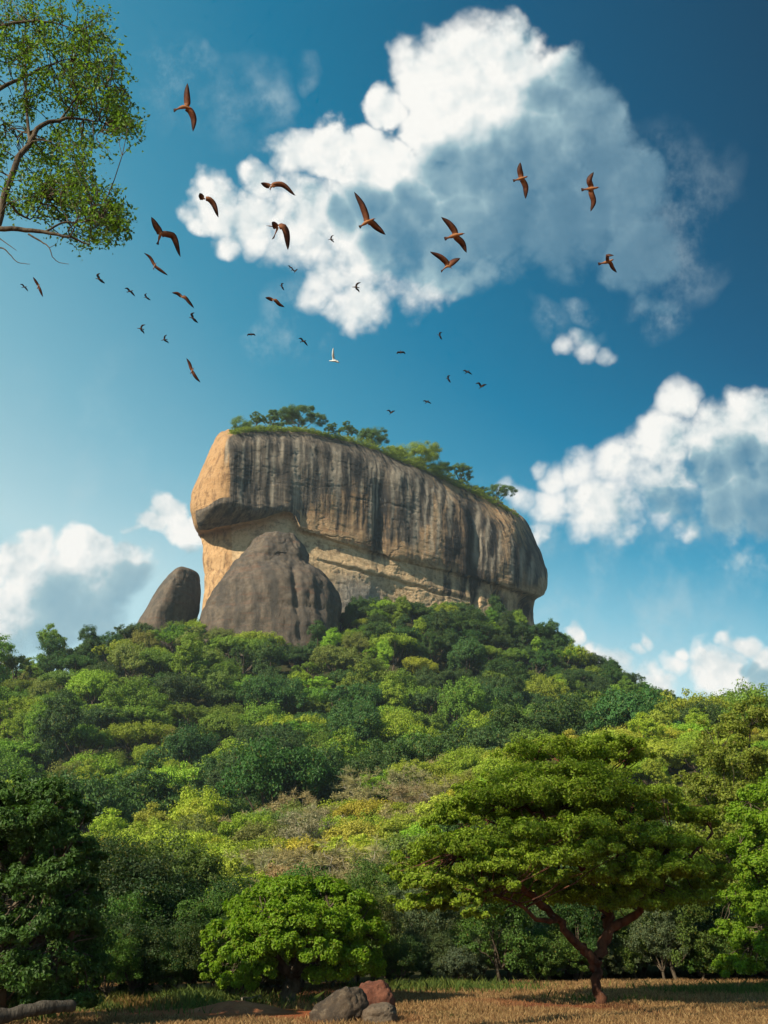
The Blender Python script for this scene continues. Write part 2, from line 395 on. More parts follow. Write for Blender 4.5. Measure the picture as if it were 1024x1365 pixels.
def make_ground():
    xs = np.unique(np.concatenate([np.linspace(-16, 18, 120), np.linspace(-60, 60, 90), np.linspace(-420, 420, 150), np.sign(np.linspace(-1, 1, 41))*np.abs(np.linspace(-1, 1, 41))**2.2*6000]))
    ys = np.unique(np.concatenate([np.linspace(15, 45, 110), np.linspace(-20, 90, 80), np.linspace(-100, 700, 160), np.sign(np.linspace(-1, 1, 41))*np.abs(np.linspace(-1, 1, 41))**2.2*6000]))
    X, Y = np.meshgrid(xs, ys); Z = ground_z(X, Y)
    V = np.stack([X, Y, Z], -1).reshape(-1, 3); nx = len(xs)
    i = (np.arange(len(ys) - 1)[:, None]*nx + np.arange(nx - 1)[None]).ravel()
    F4 = np.stack([i, i + 1, i + nx + 1, i + nx], 1)
    m, b, p, out = new_mat('dry grass and forest floor')
    g = b.node('ShaderNodeTexCoord').outputs['Object']; x, y, z = b.sep(g)
    n1 = b.noise(g, .35, 5, .6); n2 = b.noise(g, 6, 6, .7); n3 = b.noise(g, 40, 3, .6)
    dry = b.mix(b.step(n2, .3, .7), (.15, .078, .030), (.26, .145, .06))
    dry = b.mix(b.step(n1, .52, .68), dry, (.075, .085, .022))
    dry = b.mix(b.step(b.noise(g, .22, 3, .5), .52, .66), dry, (.19, .062, .028))
    forest = b.mix(n2, (.030, .030, .014), (.055, .055, .022))
    dd = b.v('LENGTH', b.v('MULTIPLY', b.v('SUBTRACT', g, (-3.0, 23.6, 0)), (.36, .6, 0)), out=1)
    dry = b.mix(b.step(b.m('ADD', dd, b.m('MULTIPLY', b.m('SUBTRACT', n2, .5), .9)), 1.15, .75), dry, (.27, .085, .035))
    edge = b.step(b.m('ADD', y, b.m('MULTIPLY', n1, 6.0)), 36.5, 40.5)
    c = b.mix(edge, dry, forest)
    c = b.v('SCALE', c, b.m('MULTIPLY_ADD', n3, .7, .65))
    b.put(p.inputs['Base Color'], c); p.inputs['Roughness'].default_value = .95; p.inputs['Specular IOR Level'].default_value = .1
    bp = b.node('ShaderNodeBump'); bp.inputs['Strength'].default_value = .5; bp.inputs['Distance'].default_value = .06
    b.put(bp.inputs['Height'], b.noise(g, 14, 5, .7)); b.put(p.inputs['Normal'], bp.outputs[0])
    o = link('ground', mesh_np('ground', V, [F4], [m], smooth=True)); tag(o, kind='structure')
    return o
make_ground()
# ------------------------------------------------------------------ the great rock
E1 = np.array((.84, .5426)); E1 /= np.linalg.norm(E1); NF = np.array((E1[1], -E1[0])); O2 = np.array((-66.0, 380.0))
def on_face(px, py, o, z=None):
    """where the view of (px, py) meets the upright plane o metres proud of the rock's long face"""
    d = D(px, py); A = np.array([[E1[0], -d[0]], [E1[1], -d[1]]])
    s, t = np.linalg.solve(A, -(O2 + o*NF))
    return np.array((t*d[0], t*d[1], CAMZ + t*d[2] if z is None else z))
# one upright profile per column, from the foot to inside the brink: (photo x, y, metres proud)
ROCK_COLS = [
 [(300,800,-13),(300,706,-16),(299,702,-12),(300,668,1),(300,640,0),(300,604,-1),(303,583,-4),(312,574,-14)],
 [(340,800,-6),(340,699,-8.5),(340,695,-5),(340,675,1.5),(340,640,0),(340,595,-1),(341,577,-6),(345,570,-16)],
 [(384,800,0),(385,687,-3),(385,684,-.3),(386,674,1.2),(386,640,0),(386,596,-1),(386,578,-6),(388,571,-17)],
 [(402,800,-2),(402,708,-2.5),(402,704,0),(402,690,0),(402,645,0),(402,597,-1),(402,579,-6),(404,572,-17)],
 [(430,800,-2),(430,718,-1.8),(430,714,0),(430,700,.5),(430,650,0),(430,602,-1),(430,585,-6),(432,578,-17)],
 [(480,810,-1),(480,733,-1.3),(480,729,0),(480,715,1),(480,665,0),(480,618,-2),(480,598,-8),(482,590,-19)],
 [(530,815,-1),(530,748,-1.3),(530,744,0),(530,730,1),(530,680,0),(530,638,-2),(530,618,-9),(532,608,-20)],
 [(580,820,-.5),(580,760,-1.3),(580,756,0),(580,742,1),(580,700,0),(580,660,-2),(580,640,-9),(582,630,-20)],
 [(630,830,-2.5),(632,775,-2.5),(632,770,0),(632,756,1),(632,720,0),(632,685,-3),(632,664,-10),(633,652,-20)],
 [(676,840,-3.5),(680,788,-3.5),(680,783,0),(681,770,1),(684,738,0),(686,712,-4),(684,690,-10),(678,676,-20)],
 [(703,845,-12),(707,799,-12),(716,793,-6),(718,778,-5),(714,745,-8),(706,718,-12),(696,696,-16),(684,680,-26)],
 [(712,845,-27),(713,801,-27),(726,790,-18),(729,772,-18),(722,742,-22),(711,716,-24),(699,695,-28),(686,681,-36)],
 [(705,845,-50),(705,800,-50),(716,789,-50),(718,772,-50),(712,742,-52),(702,718,-52),(692,697,-50),(680,684,-50)],
 [(620,0,-82)], [(500,0,-88)], [(380,0,-84)],
 [(290,800,-66),(290,715,-66),(284,708,-64),(276,690,-64),(274,672,-64),(286,625,-62),(298,588,-60),(308,578,-54)],
 [(270,800,-26),(265,717,-30),(261,711,-25),(256,690,-24),(255,672,-26),(271,625,-26),(288,585,-26),(300,577,-36)],
 [(281,800,-19),(281,711,-22),(275,707,-17),(273,680,-7),(268,667,-10),(283,612,-10),(293,583,-12),(304,575,-24)],
]
def pchip(t, y, tq):
    """shape-keeping cubic through y(t), any trailing dimensions"""
    h = np.diff(t); sh = (-1,) + (1,)*(y.ndim - 1)
    d = np.diff(y, axis=0)/h.reshape(sh); m = np.zeros_like(y)
    w1 = (2*h[1:] + h[:-1]).reshape(sh); w2 = (h[1:] + 2*h[:-1]).reshape(sh)
    ok = d[1:]*d[:-1] > 0
    with np.errstate(divide='ignore', invalid='ignore'):
        m[1:-1] = np.where(ok, (w1 + w2)/(w1/d[:-1] + w2/d[1:]), 0)
    m[0] = d[0]; m[-1] = d[-1]
    k = np.clip(np.searchsorted(t, tq, side='right') - 1, 0, len(t) - 2)
    u = ((tq - t[k])/h[k]).reshape(sh); hh = h[k].reshape(sh)
    return (2*u**3 - 3*u**2 + 1)*y[k] + (u**3 - 2*u**2 + u)*hh*m[k] + (-2*u**3 + 3*u**2)*y[k+1] + (u**3 - u**2)*hh*m[k+1]
def grid_normals(V, closed=True):
    du = (np.roll(V, -1, 0) - np.roll(V, 1, 0)); dv = np.gradient(V, axis=1)
    n = np.cross(du, dv); return n/(np.linalg.norm(n, axis=2)[..., None] + 1e-9)

# black water stains down the face, and cave shade painted in with them: (photo x, half width, y from, y to, strength)
STREAKS_AND_CAVES = [(508, 13, 640, 745, 1.0), (500, 8, 690, 742, .9), (556, 5, 650, 750, .7), (548, 4, 690, 750, .5), (603, 6, 660, 765, .85), (612, 5, 690, 770, .6), (632, 12, 665, 790, 1.0), (641, 8, 680, 790, 1.0),
           (655, 6, 690, 785, .7), (664, 4, 700, 790, .5), (690, 7, 715, 790, .55), (706, 5, 720, 790, .5), (585, 5, 690, 755, .5), (570, 4, 655, 700, .5), (533, 6, 640, 690, .5), (450, 6, 585, 640, .5), (470, 5, 600, 660, .5),
           (420, 5, 580, 640, .5), (595, 7, 762, 792, .8), (575, 5, 758, 780, .7), (618, 9, 772, 800, .8), (556, 5, 752, 772, .8), (632, 5, 778, 805, 1.0), (664, 8, 785, 822, 1.0), (700, 8, 795, 835, .9), (648, 4, 780, 806, .5)]
def make_rock():
    cols = []
    for c in ROCK_COLS:
        if len(c) > 1: cols.append(np.array([on_face(*q) for q in c]))
        else:
            px, _, o = c[0]
            zs = (100, 148, 150, 156, 168, 180, 187, 191)
            cols.append(np.array([on_face(px, 740 - 20*i, o + (0, 0, 4, 5, 3, 0, -4, -12)[i]*-1*(-1), z) for i, z in enumerate(zs)]))
    C = np.array(cols)                                       # columns, levels, xyz
    foot = C[:, :1].copy(); foot[..., 2] = 62
    C = np.concatenate([foot, C], 1)
    nc = len(C)
    Cw = np.concatenate([C[-3:], C, C[:3]], 0)
    step = np.linalg.norm(np.diff(Cw[:, 5, :2], axis=0), axis=1); t = np.concatenate(([0], np.cumsum(step)))
    # finer where the photo looks
    front = np.arange(0, 12)
    tq, cu = [], []
    for k in range(nc):
        a, b_ = t[k + 3], t[k + 4]; vis = k <= 11 or k >= nc - 3
        n = max(3, int((b_ - a)/(.42 if vis else 2.5)))
        tq.append(np.linspace(a, b_, n, endpoint=False)); cu.append(k + np.linspace(0, 1, n, endpoint=False))
    tq = np.concatenate(tq); cu = np.concatenate(cu)
    U = pchip(t, Cw, tq)                                     # dense columns, levels
    lev = np.array([0, 1.0, 2, 2.12, 2.6, 3.4, 4.4, 5.0, 5.5])
    nseg = [20, 74, 12, 34, 50, 64, 34, 26]
    lq = np.concatenate([np.linspace(lev[i], lev[i+1], n, endpoint=False) for i, n in enumerate(nseg)] + [[lev[-1]]])
    V = np.moveaxis(pchip(lev, np.moveaxis(U, 1, 0), lq), 0, 1)   # (u, v, xyz)
    N = grid_normals(V)
    mid = V.mean((0, 1))
    if ((V - mid)*N).sum(-1).mean() < 0: N = -N
    # weathering: bulges, upright flutes, level beds, grain
    L = np.broadcast_to(lq[None], V.shape[:2])
    wall = ss(L, .8, 1.1)
    upper = ss(L, 2.3, 2.8)
    sxy = np.stack([V[..., 0]*E1[0] + V[..., 1]*E1[1], V[..., 0]*NF[0] + V[..., 1]*NF[1], V[..., 2]], -1)
    big = fbm(V/26.0, 3)
    flute = fbm(np.stack([sxy[..., 0]/5.5, sxy[..., 1]/9, sxy[..., 2]/60], -1), 4)
    flute2 = np.abs(fbm(np.stack([sxy[..., 0]/9 + 9, sxy[..., 1]/12, sxy[..., 2]/90], -1), 3))
    bed = fbm(np.stack([sxy[..., 0]/60, sxy[..., 1]/60, sxy[..., 2]/2.6 + .06*sxy[..., 0]/2.6], -1), 3)
    crack = 1 - np.clip(np.abs(fbm(np.stack([sxy[..., 0]/15, sxy[..., 1]/15, sxy[..., 2]/7], -1) + 31, 4))/.07, 0, 1)
    grain = fbm(V/2.2, 4)
    disp = 1.3*big + upper*(.14*flute - .5*np.clip(.22 - flute2, 0, 1)) + (1 - upper)*.16*flute + .15*bed - .34*crack*(1.1 - .5*upper) + .10*grain
    # caves and hollows in the lower wall near its right end
    for px, py, w, h, dp in ((664, 806, 6, 20, 5), (633, 795, 5, 14, 4), (700, 818, 7, 20, 5), (508, 690, 9, 50, 1.6), (634, 730, 9, 50, 2.0)):
        q = np.stack(np.vectorize(lambda a, b_, c_: to_px((a, b_, c_)))(V[..., 0], V[..., 1], V[..., 2]), -1)
        g = np.exp(-((q[..., 0] - px)/w)**4 - ((q[..., 1] - py)/h)**4)
        disp = disp - dp*g*(np.broadcast_to((cu[:, None] < 12), g.shape))
    q = np.stack(np.vectorize(lambda a, b_, c_: to_px((a, b_, c_)))(V[..., 0], V[..., 1], V[..., 2]), -1)
    for y0, sl, x0, x1, dp in ((751, .27, 425, 640, 1.1), (727, .21, 420, 560, .45), (648, .05, 305, 470, .15), (660, .16, 470, 560, .35)):      # level cracks and small ledges
        dl = q[..., 1] - (y0 + (q[..., 0] - 440)*sl) + 3*fbm(np.stack([sxy[..., 0]/12, 0*L, 0*L], -1) + y0, 3)
        on = np.exp(-((q[..., 0] - (x0 + x1)/2)/((x1 - x0)/2))**6)*(cu[:, None] < 12)
        disp = disp - dp*on*np.exp(-(dl/1.6)**2) + .45*dp*on*np.exp(-((dl + 5)/5)**2)
    V2 = V + N*(disp*wall)[..., None]
    # stain map
    fr = np.broadcast_to(((cu < 12.2))[:, None], L.shape)
    w = V2[..., 1]*CP + (V2[..., 2] - CAMZ)*SP; qx = 512 + F*V2[..., 0]/w; qy = 682.5 - F*((V2[..., 2] - CAMZ)*CP - V2[..., 1]*SP)/w
    jit = fbm(np.stack([sxy[..., 0]/3, sxy[..., 1]/3, sxy[..., 2]/14], -1) + 5, 3)
    st = np.zeros(L.shape)
    for px, hw, y0, y1, s in STREAKS_AND_CAVES:
        lean = (qy - y0)*.05
        g = s*np.exp(-((qx - px + lean + jit*5)/hw)**2)*ss(qy + jit*14, y0 - 8, y0 + 22)*(1 - ss(qy + jit*22, y1 - 26, y1 + 6))
        st = np.maximum(st, g*fr)
    rs = np.random.RandomState(3); pale_run = np.zeros(L.shape)
    for _ in range(120):
        px = 298 + 428*rs.rand(); top = np.interp(px, [298, 340, 430, 530, 630, 728], [585, 578, 590, 622, 668, 760]); hw = 1.2 + 3.2*rs.rand()**2; ln = 25 + 130*rs.rand()**1.6; y0 = top + (0 if rs.rand() < .7 else 60*rs.rand())
        g = np.exp(-((qx - px + (qy - y0)*.04 + jit*2.5)/hw)**2)*ss(qy + jit*8, y0 - 6, y0 + 10)*(1 - ss(qy + jit*16, y0 + ln*.5, y0 + ln))*fr*upper
        if rs.rand() < .62: st = np.maximum(st, g*(.55 + .45*rs.rand()))
        else: pale_run = np.maximum(pale_run, g)
    st = np.clip(st, 0, 1)**.62*(.85 + .3*ss(qx, 560, 600))
    # dark lichen crust over the upper part of the long face, thinner in the middle where pale granite shows
    crust = .95*ss(L, 2.5, 3.0)
    crust = crust*(1 - .85*np.exp(-((qx - 470)/68)**2 - ((qy - 688)/42)**2))*(1 - .75*np.exp(-((qx - 582)/24)**2 - ((qy - 712)/40)**2))
    crust = crust*(1 - .5*ss(qx, 560, 600)*(1 - ss(qx, 690, 720)))
    crust = crust + .5*np.exp(-((qx - 350)/75)**2 - ((qy - 615)/50)**2)
    left = ss(cu, 0.05, .3)*(cu < 12.5) + (cu >= 12.5)*0.0   # the end face stays bare tan stone, its sunlit orange painted in
    pale = np.exp(-((qx - 478)/34)**4 - ((qy - 800 + (qx - 478)*-.25)/30)**4)*fr
    beak = ss(L, 2.11, 2.2)*(1 - ss(L, 2.62, 2.8))*np.broadcast_to(((cu > nc - 1.4) | (cu < 3))[:, None], L.shape)  # underside of the overhang: its shade is painted in as dark crust
    crust = np.maximum(crust*left[:, None] + .08, beak*1.7)
    nu, nv = V.shape[:2]
    idx = np.arange(nu*nv).reshape(nu, nv); nx = np.roll(idx, -1, 0)
    Q = np.stack([idx[:, :-1], nx[:, :-1], nx[:, 1:], idx[:, 1:]], -1).reshape(-1, 4)
    ring = V2[:, -1]; cen = ring.mean(0); verts = [V2.reshape(-1, 3)]; quads = [Q]; base = nu*nv; prev = idx[:, -1]
    for k, f in enumerate((.8, .55, .25)):
        r = cen + (ring - cen)*f; r[:, 2] += 2.0*(1 - f); verts.append(r); cur = base + np.arange(nu)
        quads.append(np.stack([prev, np.roll(prev, -1), np.roll(cur, -1), cur], -1)); prev = cur; base += nu
    verts.append(cen[None] + np.array((0, 0, 2.0))); tri = np.stack([prev, np.roll(prev, -1), np.full(nu, base)], -1)
    Vall = np.concatenate(verts); extra = len(Vall) - nu*nv
    A = lambda a: np.concatenate([np.asarray(a, float).ravel(), np.zeros(extra)])
    me = mesh_np('rock', Vall, quads + [tri], [ROCK_MAT], smooth=True,
                 attrs={'stain_and_shade': ('POINT', A(st)), 'crust': ('POINT', A(crust)), 'level': ('POINT', A(L)), 'pale': ('POINT', A(pale)), 'pale_run': ('POINT', A(pale_run)), 'endface': ('POINT', A(np.broadcast_to(((cu < .25) | (cu > nc - 4.2))[:, None], L.shape)*1.0))})
    o = link('rock_monolith', me)
    tag(o, 'huge flat-topped granite rock with dark streaks and an overhanging belly, crowning the forested hill', 'rock')
    return o
def rock_material(name, dome=False):
    m, b, p, out = new_mat(name)
    g = b.node('ShaderNodeTexCoord').outputs['Object']
    at = lambda k: b.node('ShaderNodeAttribute', attribute_name=k).outputs['Fac']
    x, y, z = b.sep(g)
    s = b.m('ADD', b.m('MULTIPLY', x, float(E1[0])), b.m('MULTIPLY', y, float(E1[1])))
    warp = b.noise(g, .12, 3, .5)
    fall = b.comb(b.m('MULTIPLY_ADD', warp, 1.2, s), b.m('MULTIPLY', y, .5), b.m('MULTIPLY', z, .035))
    run = b.noise(fall, .30, 8, .66); run2 = b.noise(fall, 1.3, 7, .66)
    mott = b.noise(g, .55, 8, .68); fine = b.noise(g, 2.2, 7, .75); bed = b.noise(b.v('MULTIPLY', g, (.05, .05, .9)), 1.0, 5, .6)
    if dome:
        base = b.mix(b.step(mott, .35, .65), (.10, .077, .060), (.18, .142, .108))
        base = b.mix(b.step(bed, .5, .72), base, (.17, .095, .065))
        dark = b.m('MULTIPLY', b.step(run, .40, .62), .75)
        dark = b.m('MAXIMUM', dark, b.m('MULTIPLY', b.step(fine, .5, .66), .6))
        c = b.mix(dark, base, (.058, .052, .048))
        c = b.mix(b.m('MULTIPLY', b.step(b.noise(g, 1.6, 5, .7), .62, .74), .5), c, (.30, .28, .23))
    else:
        tan = b.mix(b.step(mott, .3, .7), (.36, .225, .12), (.52, .355, .21))
        tan = b.mix(b.m('MULTIPLY', b.step(bed, .5, .7), .55), tan, (.40, .20, .10))
        tan = b.mix(b.m('MULTIPLY', b.step(run2, .55, .75), .5), tan, (.54, .42, .28))
        tan = b.mix(b.m('MULTIPLY', b.step(fine, .52, .70), .35), tan, (.16, .10, .06))
        lower = b.step(at('level'), 2.3, 2.0)
        tan = b.mix(b.m('MULTIPLY', lower, b.m('MULTIPLY_ADD', b.step(mott, .36, .58), .6, .2)), tan, (.72, .52, .31))
        tan = b.mix(b.m('MULTIPLY', at('endface'), .6), tan, (.46, .25, .105))  # more orange on the end face paints in its sunlit contrast
        tan = b.mix(b.m('MULTIPLY', at('endface'), b.m('MULTIPLY', b.step(b.noise(b.v('MULTIPLY', g, (.5, .5, .16)), 1.0, 7, .7), .50, .62), .7)), tan, (.17, .095, .05))
        tan = b.mix(b.m('MULTIPLY', b.m('MULTIPLY', b.step(b.noise(g, .22, 6, .65), .56, .66), b.step(at('level'), 2.6, 2.0)), .6), tan, (.17, .10, .065))
        crust = at('crust')
        patch = b.m('ADD', b.m('MULTIPLY', run, .55), b.m('MULTIPLY', b.noise(g, .085, 6, .62), .45))
        cr = b.m('MULTIPLY', b.step(b.m('ADD', b.m('MULTIPLY', crust, .40), patch), .67, .79), b.step(crust, .12, .4), clamp=True)
        gray = b.mix(b.step(fine, .35, .65), (.054, .049, .046), (.115, .102, .09))
        gray = b.mix(b.step(run2, .42, .62), gray, (.20, .165, .13))
        c = b.mix(b.m('MULTIPLY', cr, .92), tan, gray)
        st = b.m('MULTIPLY', at('stain_and_shade'), b.m('MULTIPLY_ADD', b.step(run2, .30, .55), .6, .85), clamp=True)
        thin = b.m('MULTIPLY', b.m('MULTIPLY', b.step(run, .50, .60), b.step(crust, .15, .5)), .8)
        c = b.mix(b.m('MAXIMUM', b.m('MULTIPLY', st, .97), thin), c, (.014, .015, .018))
        wht = b.m('MULTIPLY', b.m('MULTIPLY', b.step(b.noise(fall, .9, 7, .68), .60, .70), b.step(crust, .3, .6)), .6)
        c = b.mix(wht, c, (.44, .40, .35))
        c = b.mix(b.m('MULTIPLY', at('pale_run'), b.m('MULTIPLY_ADD', fine, .9, .1)), c, (.54, .46, .36))
        c = b.mix(b.m('MULTIPLY', at('pale'), .85), c, b.mix(b.step(mott, .35, .65), (.16, .165, .17), (.27, .265, .25)))
    c = b.v('SCALE', c, b.m('MULTIPLY_ADD', b.noise(g, 5.0, 5, .75), 1.1, .45))
    b.put(p.inputs['Base Color'], c); p.inputs['Roughness'].default_value = .88; p.inputs['Specular IOR Level'].default_value = .25
    h = b.m('ADD', b.m('MULTIPLY', fine, .7), b.m('ADD', b.m('MULTIPLY', run2, .6), b.m('MULTIPLY', mott, 1.4)))
    bp = b.node('ShaderNodeBump'); bp.inputs['Strength'].default_value = .9; bp.inputs['Distance'].default_value = .45
    b.put(bp.inputs['Height'], h); b.put(p.inputs['Normal'], bp.outputs[0])
    return m
ROCK_MAT = rock_material('streaked granite'); DOME_MAT = rock_material('dark weathered granite', True)
make_rock()

def stacked_boulder(name, rows, Y, depth, expo, turn, seed, mat, amp, label, foot, ridge=0.0, grooves=()):
    """a boulder from its width at each height: rows of (photo y, left x, right x), top first"""
    rows = rows + [(rows[-1][0] + 40, rows[-1][1] - foot, rows[-1][2] + foot)]
    T = np.array([(py, *[P(x, py, Y)[0] for x in (l, r)], P((l + r)/2, py, Y)[2]) for py, l, r in rows])
    lv = np.linspace(0, 1, 130); tt = np.linspace(0, 1, len(T))
    Q = pchip(tt, T, lv); cx = (Q[:, 1] + Q[:, 2])/2; hw = (Q[:, 2] - Q[:, 1])/2; z = Q[:, 3]
    n = 220; th = np.linspace(0, 2*np.pi, n, endpoint=False) + turn
    ca, sa = np.cos(th - turn), np.sin(th - turn)
    k = (np.abs(ca)**expo + np.abs(sa)**expo)**(-1/expo)
    ox, oy = k*ca, k*sa
    V = np.stack([cx[None] + hw[None]*ox[:, None], Y + hw[None]*depth*oy[:, None] + ridge*hw[None]*ox[:, None], np.broadcast_to(z[None], (n, len(z)))], -1)
    N = grid_normals(V); mid = V.mean((0, 1))
    if ((V - mid)*N).sum(-1).mean() < 0: N = -N
    q = V + seed*13.7
    d = amp*(fbm(q/12, 4) + .35*fbm(np.stack([q[..., 0]/3, q[..., 1]/3, q[..., 2]/16], -1), 3) + .12*fbm(q/1.5, 3)) - amp*.5*(1 - np.clip(np.abs(fbm(q/18 + 3, 3))/.05, 0, 1))
    w_ = V[..., 1]*CP + (V[..., 2] - CAMZ)*SP; qx = 512 + F*V[..., 0]/w_; qy = 682.5 - F*((V[..., 2] - CAMZ)*CP - V[..., 1]*SP)/w_
    for x0, y0, x1, y1, wd, dp in grooves:         # weathered grooves and cracks from point to point
        t = np.clip(((qx - x0)*(x1 - x0) + (qy - y0)*(y1 - y0))/((x1 - x0)**2 + (y1 - y0)**2), 0, 1); wig = 2.5*fbm(np.stack([t*6, 0*t, 0*t + y0], -1), 3)
        d = d - dp*np.exp(-(np.hypot(qx - x0 - t*(x1 - x0) + wig, qy - y0 - t*(y1 - y0) + wig)/wd)**2)*(V[..., 1] < Y)
    V = V + N*(d*ss(lv, 0, .06)[None])[..., None]
    idx = np.arange(n*len(z)).reshape(n, -1); nx = np.roll(idx, -1, 0)
    F4 = np.stack([idx[:, :-1], nx[:, :-1], nx[:, 1:], idx[:, 1:]], -1).reshape(-1, 4)
    top = V[:, 0].mean(0) + np.array((0, 0, .5)); tri = np.stack([idx[:, 0], nx[:, 0], np.full(n, n*len(z))], -1)
    o = link(name, mesh_np(name, np.concatenate([V.reshape(-1, 3), top[None]]), [F4, tri], [mat], smooth=True))
    return tag(o, label, 'boulder')
stacked_boulder('boulder', [(715, 352, 380), (718, 344, 391), (725, 337, 402), (735, 330, 409), (742, 324, 412), (747, 320, 412), (752, 316, 411), (758, 311, 416), (771, 302, 435), (790, 286, 449), (815, 274, 455), (855, 264, 453)],
                381, .85, 2.3, 0, 1, DOME_MAT, 1.25, 'broad dark dome-shaped boulder leaning against the lower left wall of the great rock', 6, grooves=((283, 806, 352, 800, 2.2, .9), (352, 800, 448, 812, 2.2, 1.0), (392, 752, 402, 850, 5, 1.5), (330, 742, 372, 738, 3, .35), (372, 738, 408, 752, 2.5, .6), (318, 770, 306, 850, 4, .9), (424, 785, 432, 850, 4, .9)))
stacked_boulder('boulder', [(760, 237, 255), (762, 231, 260), (767, 225, 265), (776, 218, 267), (790, 208, 268), (810, 197, 266), (838, 182, 260)],
                381, 1.5, 1.4, 0, 2, DOME_MAT, .35, 'lone grey egg-shaped boulder standing left of the great rock on the ridge', 8)
# ------------------------------------------------------------------ trees
BARK = bark_mat('grey brown bark', (.055, .040, .028), (.13, .10, .07))
BARK_RED = bark_mat('red brown bark', (.040, .016, .010), (.12, .050, .028), 5)
BARK_PALE = bark_mat('pale dry bark', (.20, .17, .13), (.34, .30, .24))
LEAF_FOREST = leaf_mat('forest leaves', (.06, .10, .02), tint_by_object=True, var=.35, trans=.30, yel=.10)
LEAF_DRY = leaf_mat('dry twigs', (.16, .13, .08), tint_by_object=True, var=.3, trans=.15, yel=.05, yellow=(.2, .15, .08))

def crown_arrays(lobes, n_clump, n_leaf, leaf, rng, rc=(.22, .36), up=-.25, flat=.65, fill=.72, aspect=.6, nb=(.8, .6, .6)):
    """lobes: list of (centre, radii); clumps sit on the lobes' shells, leaves in the clumps"""
    vol = np.array([np.prod(r)**(2/3) for _, r in lobes]); share = vol/vol.sum()
    cc, out, rr = [], [], []
    for (c, r), s in zip(lobes, share):
        m = max(4, int(n_clump*s)); d = sphere_dirs(m, rng, up)
        k = fill + (1.05 - fill)*rng.rand(m, 1)
        cc.append(np.asarray(c) + d*np.asarray(r)*k); o = d/np.asarray(r); out.append(o/np.linalg.norm(o, axis=1)[:, None])
        rr.append(np.mean(r)*(rc[0] + (rc[1] - rc[0])*rng.rand(m)))
    cc, out, rr = np.concatenate(cc), np.concatenate(out), np.concatenate(rr)
    n_each = max(3, n_leaf//len(cc))
    c, nr, sz = clump_leaves(cc, out, rr, n_each, leaf, rng, flat, nb)
    v, q = leaf_arrays(c, nr, sz, rng, aspect)
    return v, q, cc, np.repeat(rng.rand(len(c)), 1)
def forest_proto(seed, kind):
    """a whole far tree as one mesh, about 12 m tall, standing on its origin"""
    rng = np.random.RandomState(seed); lobes = []
    if kind == 'round':
        R_, H = 4.6, 11.0; n = rng.randint(5, 8)
        lobes.append(((0, 0, H - 3.6), (3.6, 3.6, 3.0)))
        for i in range(n):
            a = 2*np.pi*i/n + rng.rand(); q = R_*(.45 + .3*rng.rand()); r = 1.7 + 1.1*rng.rand()
            lobes.append(((q*np.cos(a), q*np.sin(a), H - 5.2 + 2.4*rng.rand()), (r*1.15, r*1.15, r*.85)))
    elif kind == 'broad':
        H = 10.0; n = rng.randint(6, 9)
        for i in range(n):
            a = 2*np.pi*i/n + rng.rand(); q = 4.4*(.35 + .65*rng.rand()); r = 1.8 + 1.2*rng.rand()
            lobes.append(((q*np.cos(a), q*np.sin(a), H - 2.6 - .25*q + 1.2*rng.rand()), (r*1.3, r*1.3, r*.7)))
        lobes.append(((0, 0, H - 2.5), (3.2, 3.2, 1.9)))
    elif kind == 'tall':
        H = 13.5; lobes.append(((0, 0, H - 2.4), (2.2, 2.2, 2.3)))
        for i in range(5):
            a = rng.rand()*6.3; q = 1.0 + 1.3*rng.rand(); r = 1.5 + .8*rng.rand()
            lobes.append(((q*np.cos(a), q*np.sin(a), H - 3.5 - 1.25*i), (r*1.1, r*1.1, r*.9)))
    else:                                                         # loose: open crown, the limbs show
        H = 10.5
        for i in range(9):
            a = rng.rand()*6.3; q = 4.2*math.sqrt(rng.rand()); r = 1.0 + .9*rng.rand()
            lobes.append(((q*np.cos(a), q*np.sin(a), H - 1.6 - .3*q - 1.5*rng.rand()), (r*1.3, r*1.3, r*.7)))
    paths = []
    fork = np.array((0.2*rng.normal(), .2*rng.normal(), H*.38))
    paths.append((wander((0, 0, -1.5), fork, 6, .03, rng), np.linspace(.34, .24, 6)))
    for c, r in lobes:
        p = wander(fork, np.array(c) - (0, 0, .2*r[2]), 6, .06, rng, -.05); paths.append((p, np.linspace(.17, .05, 6)))
    tv, tq = tube_arrays(paths, 5)
    n_leaf = {'round': 17000, 'broad': 16000, 'tall': 13000, 'loose': 8500}[kind]
    lv, lq, cc, lr = crown_arrays(lobes, 230 if kind != 'loose' else 150, n_leaf, .27, rng, rc=(.18, .40), up=-.35, fill=.6)
    me = mesh_np('forest_tree', np.concatenate([tv, lv]), [tq, lq + len(tv)], [BARK, LEAF_FOREST],
                 mat_idx=np.concatenate([np.zeros(len(tq)), np.ones(len(lq))]), attrs={'leaf': ('FACE', np.concatenate([np.zeros(len(tq)), lr]))})
    return me
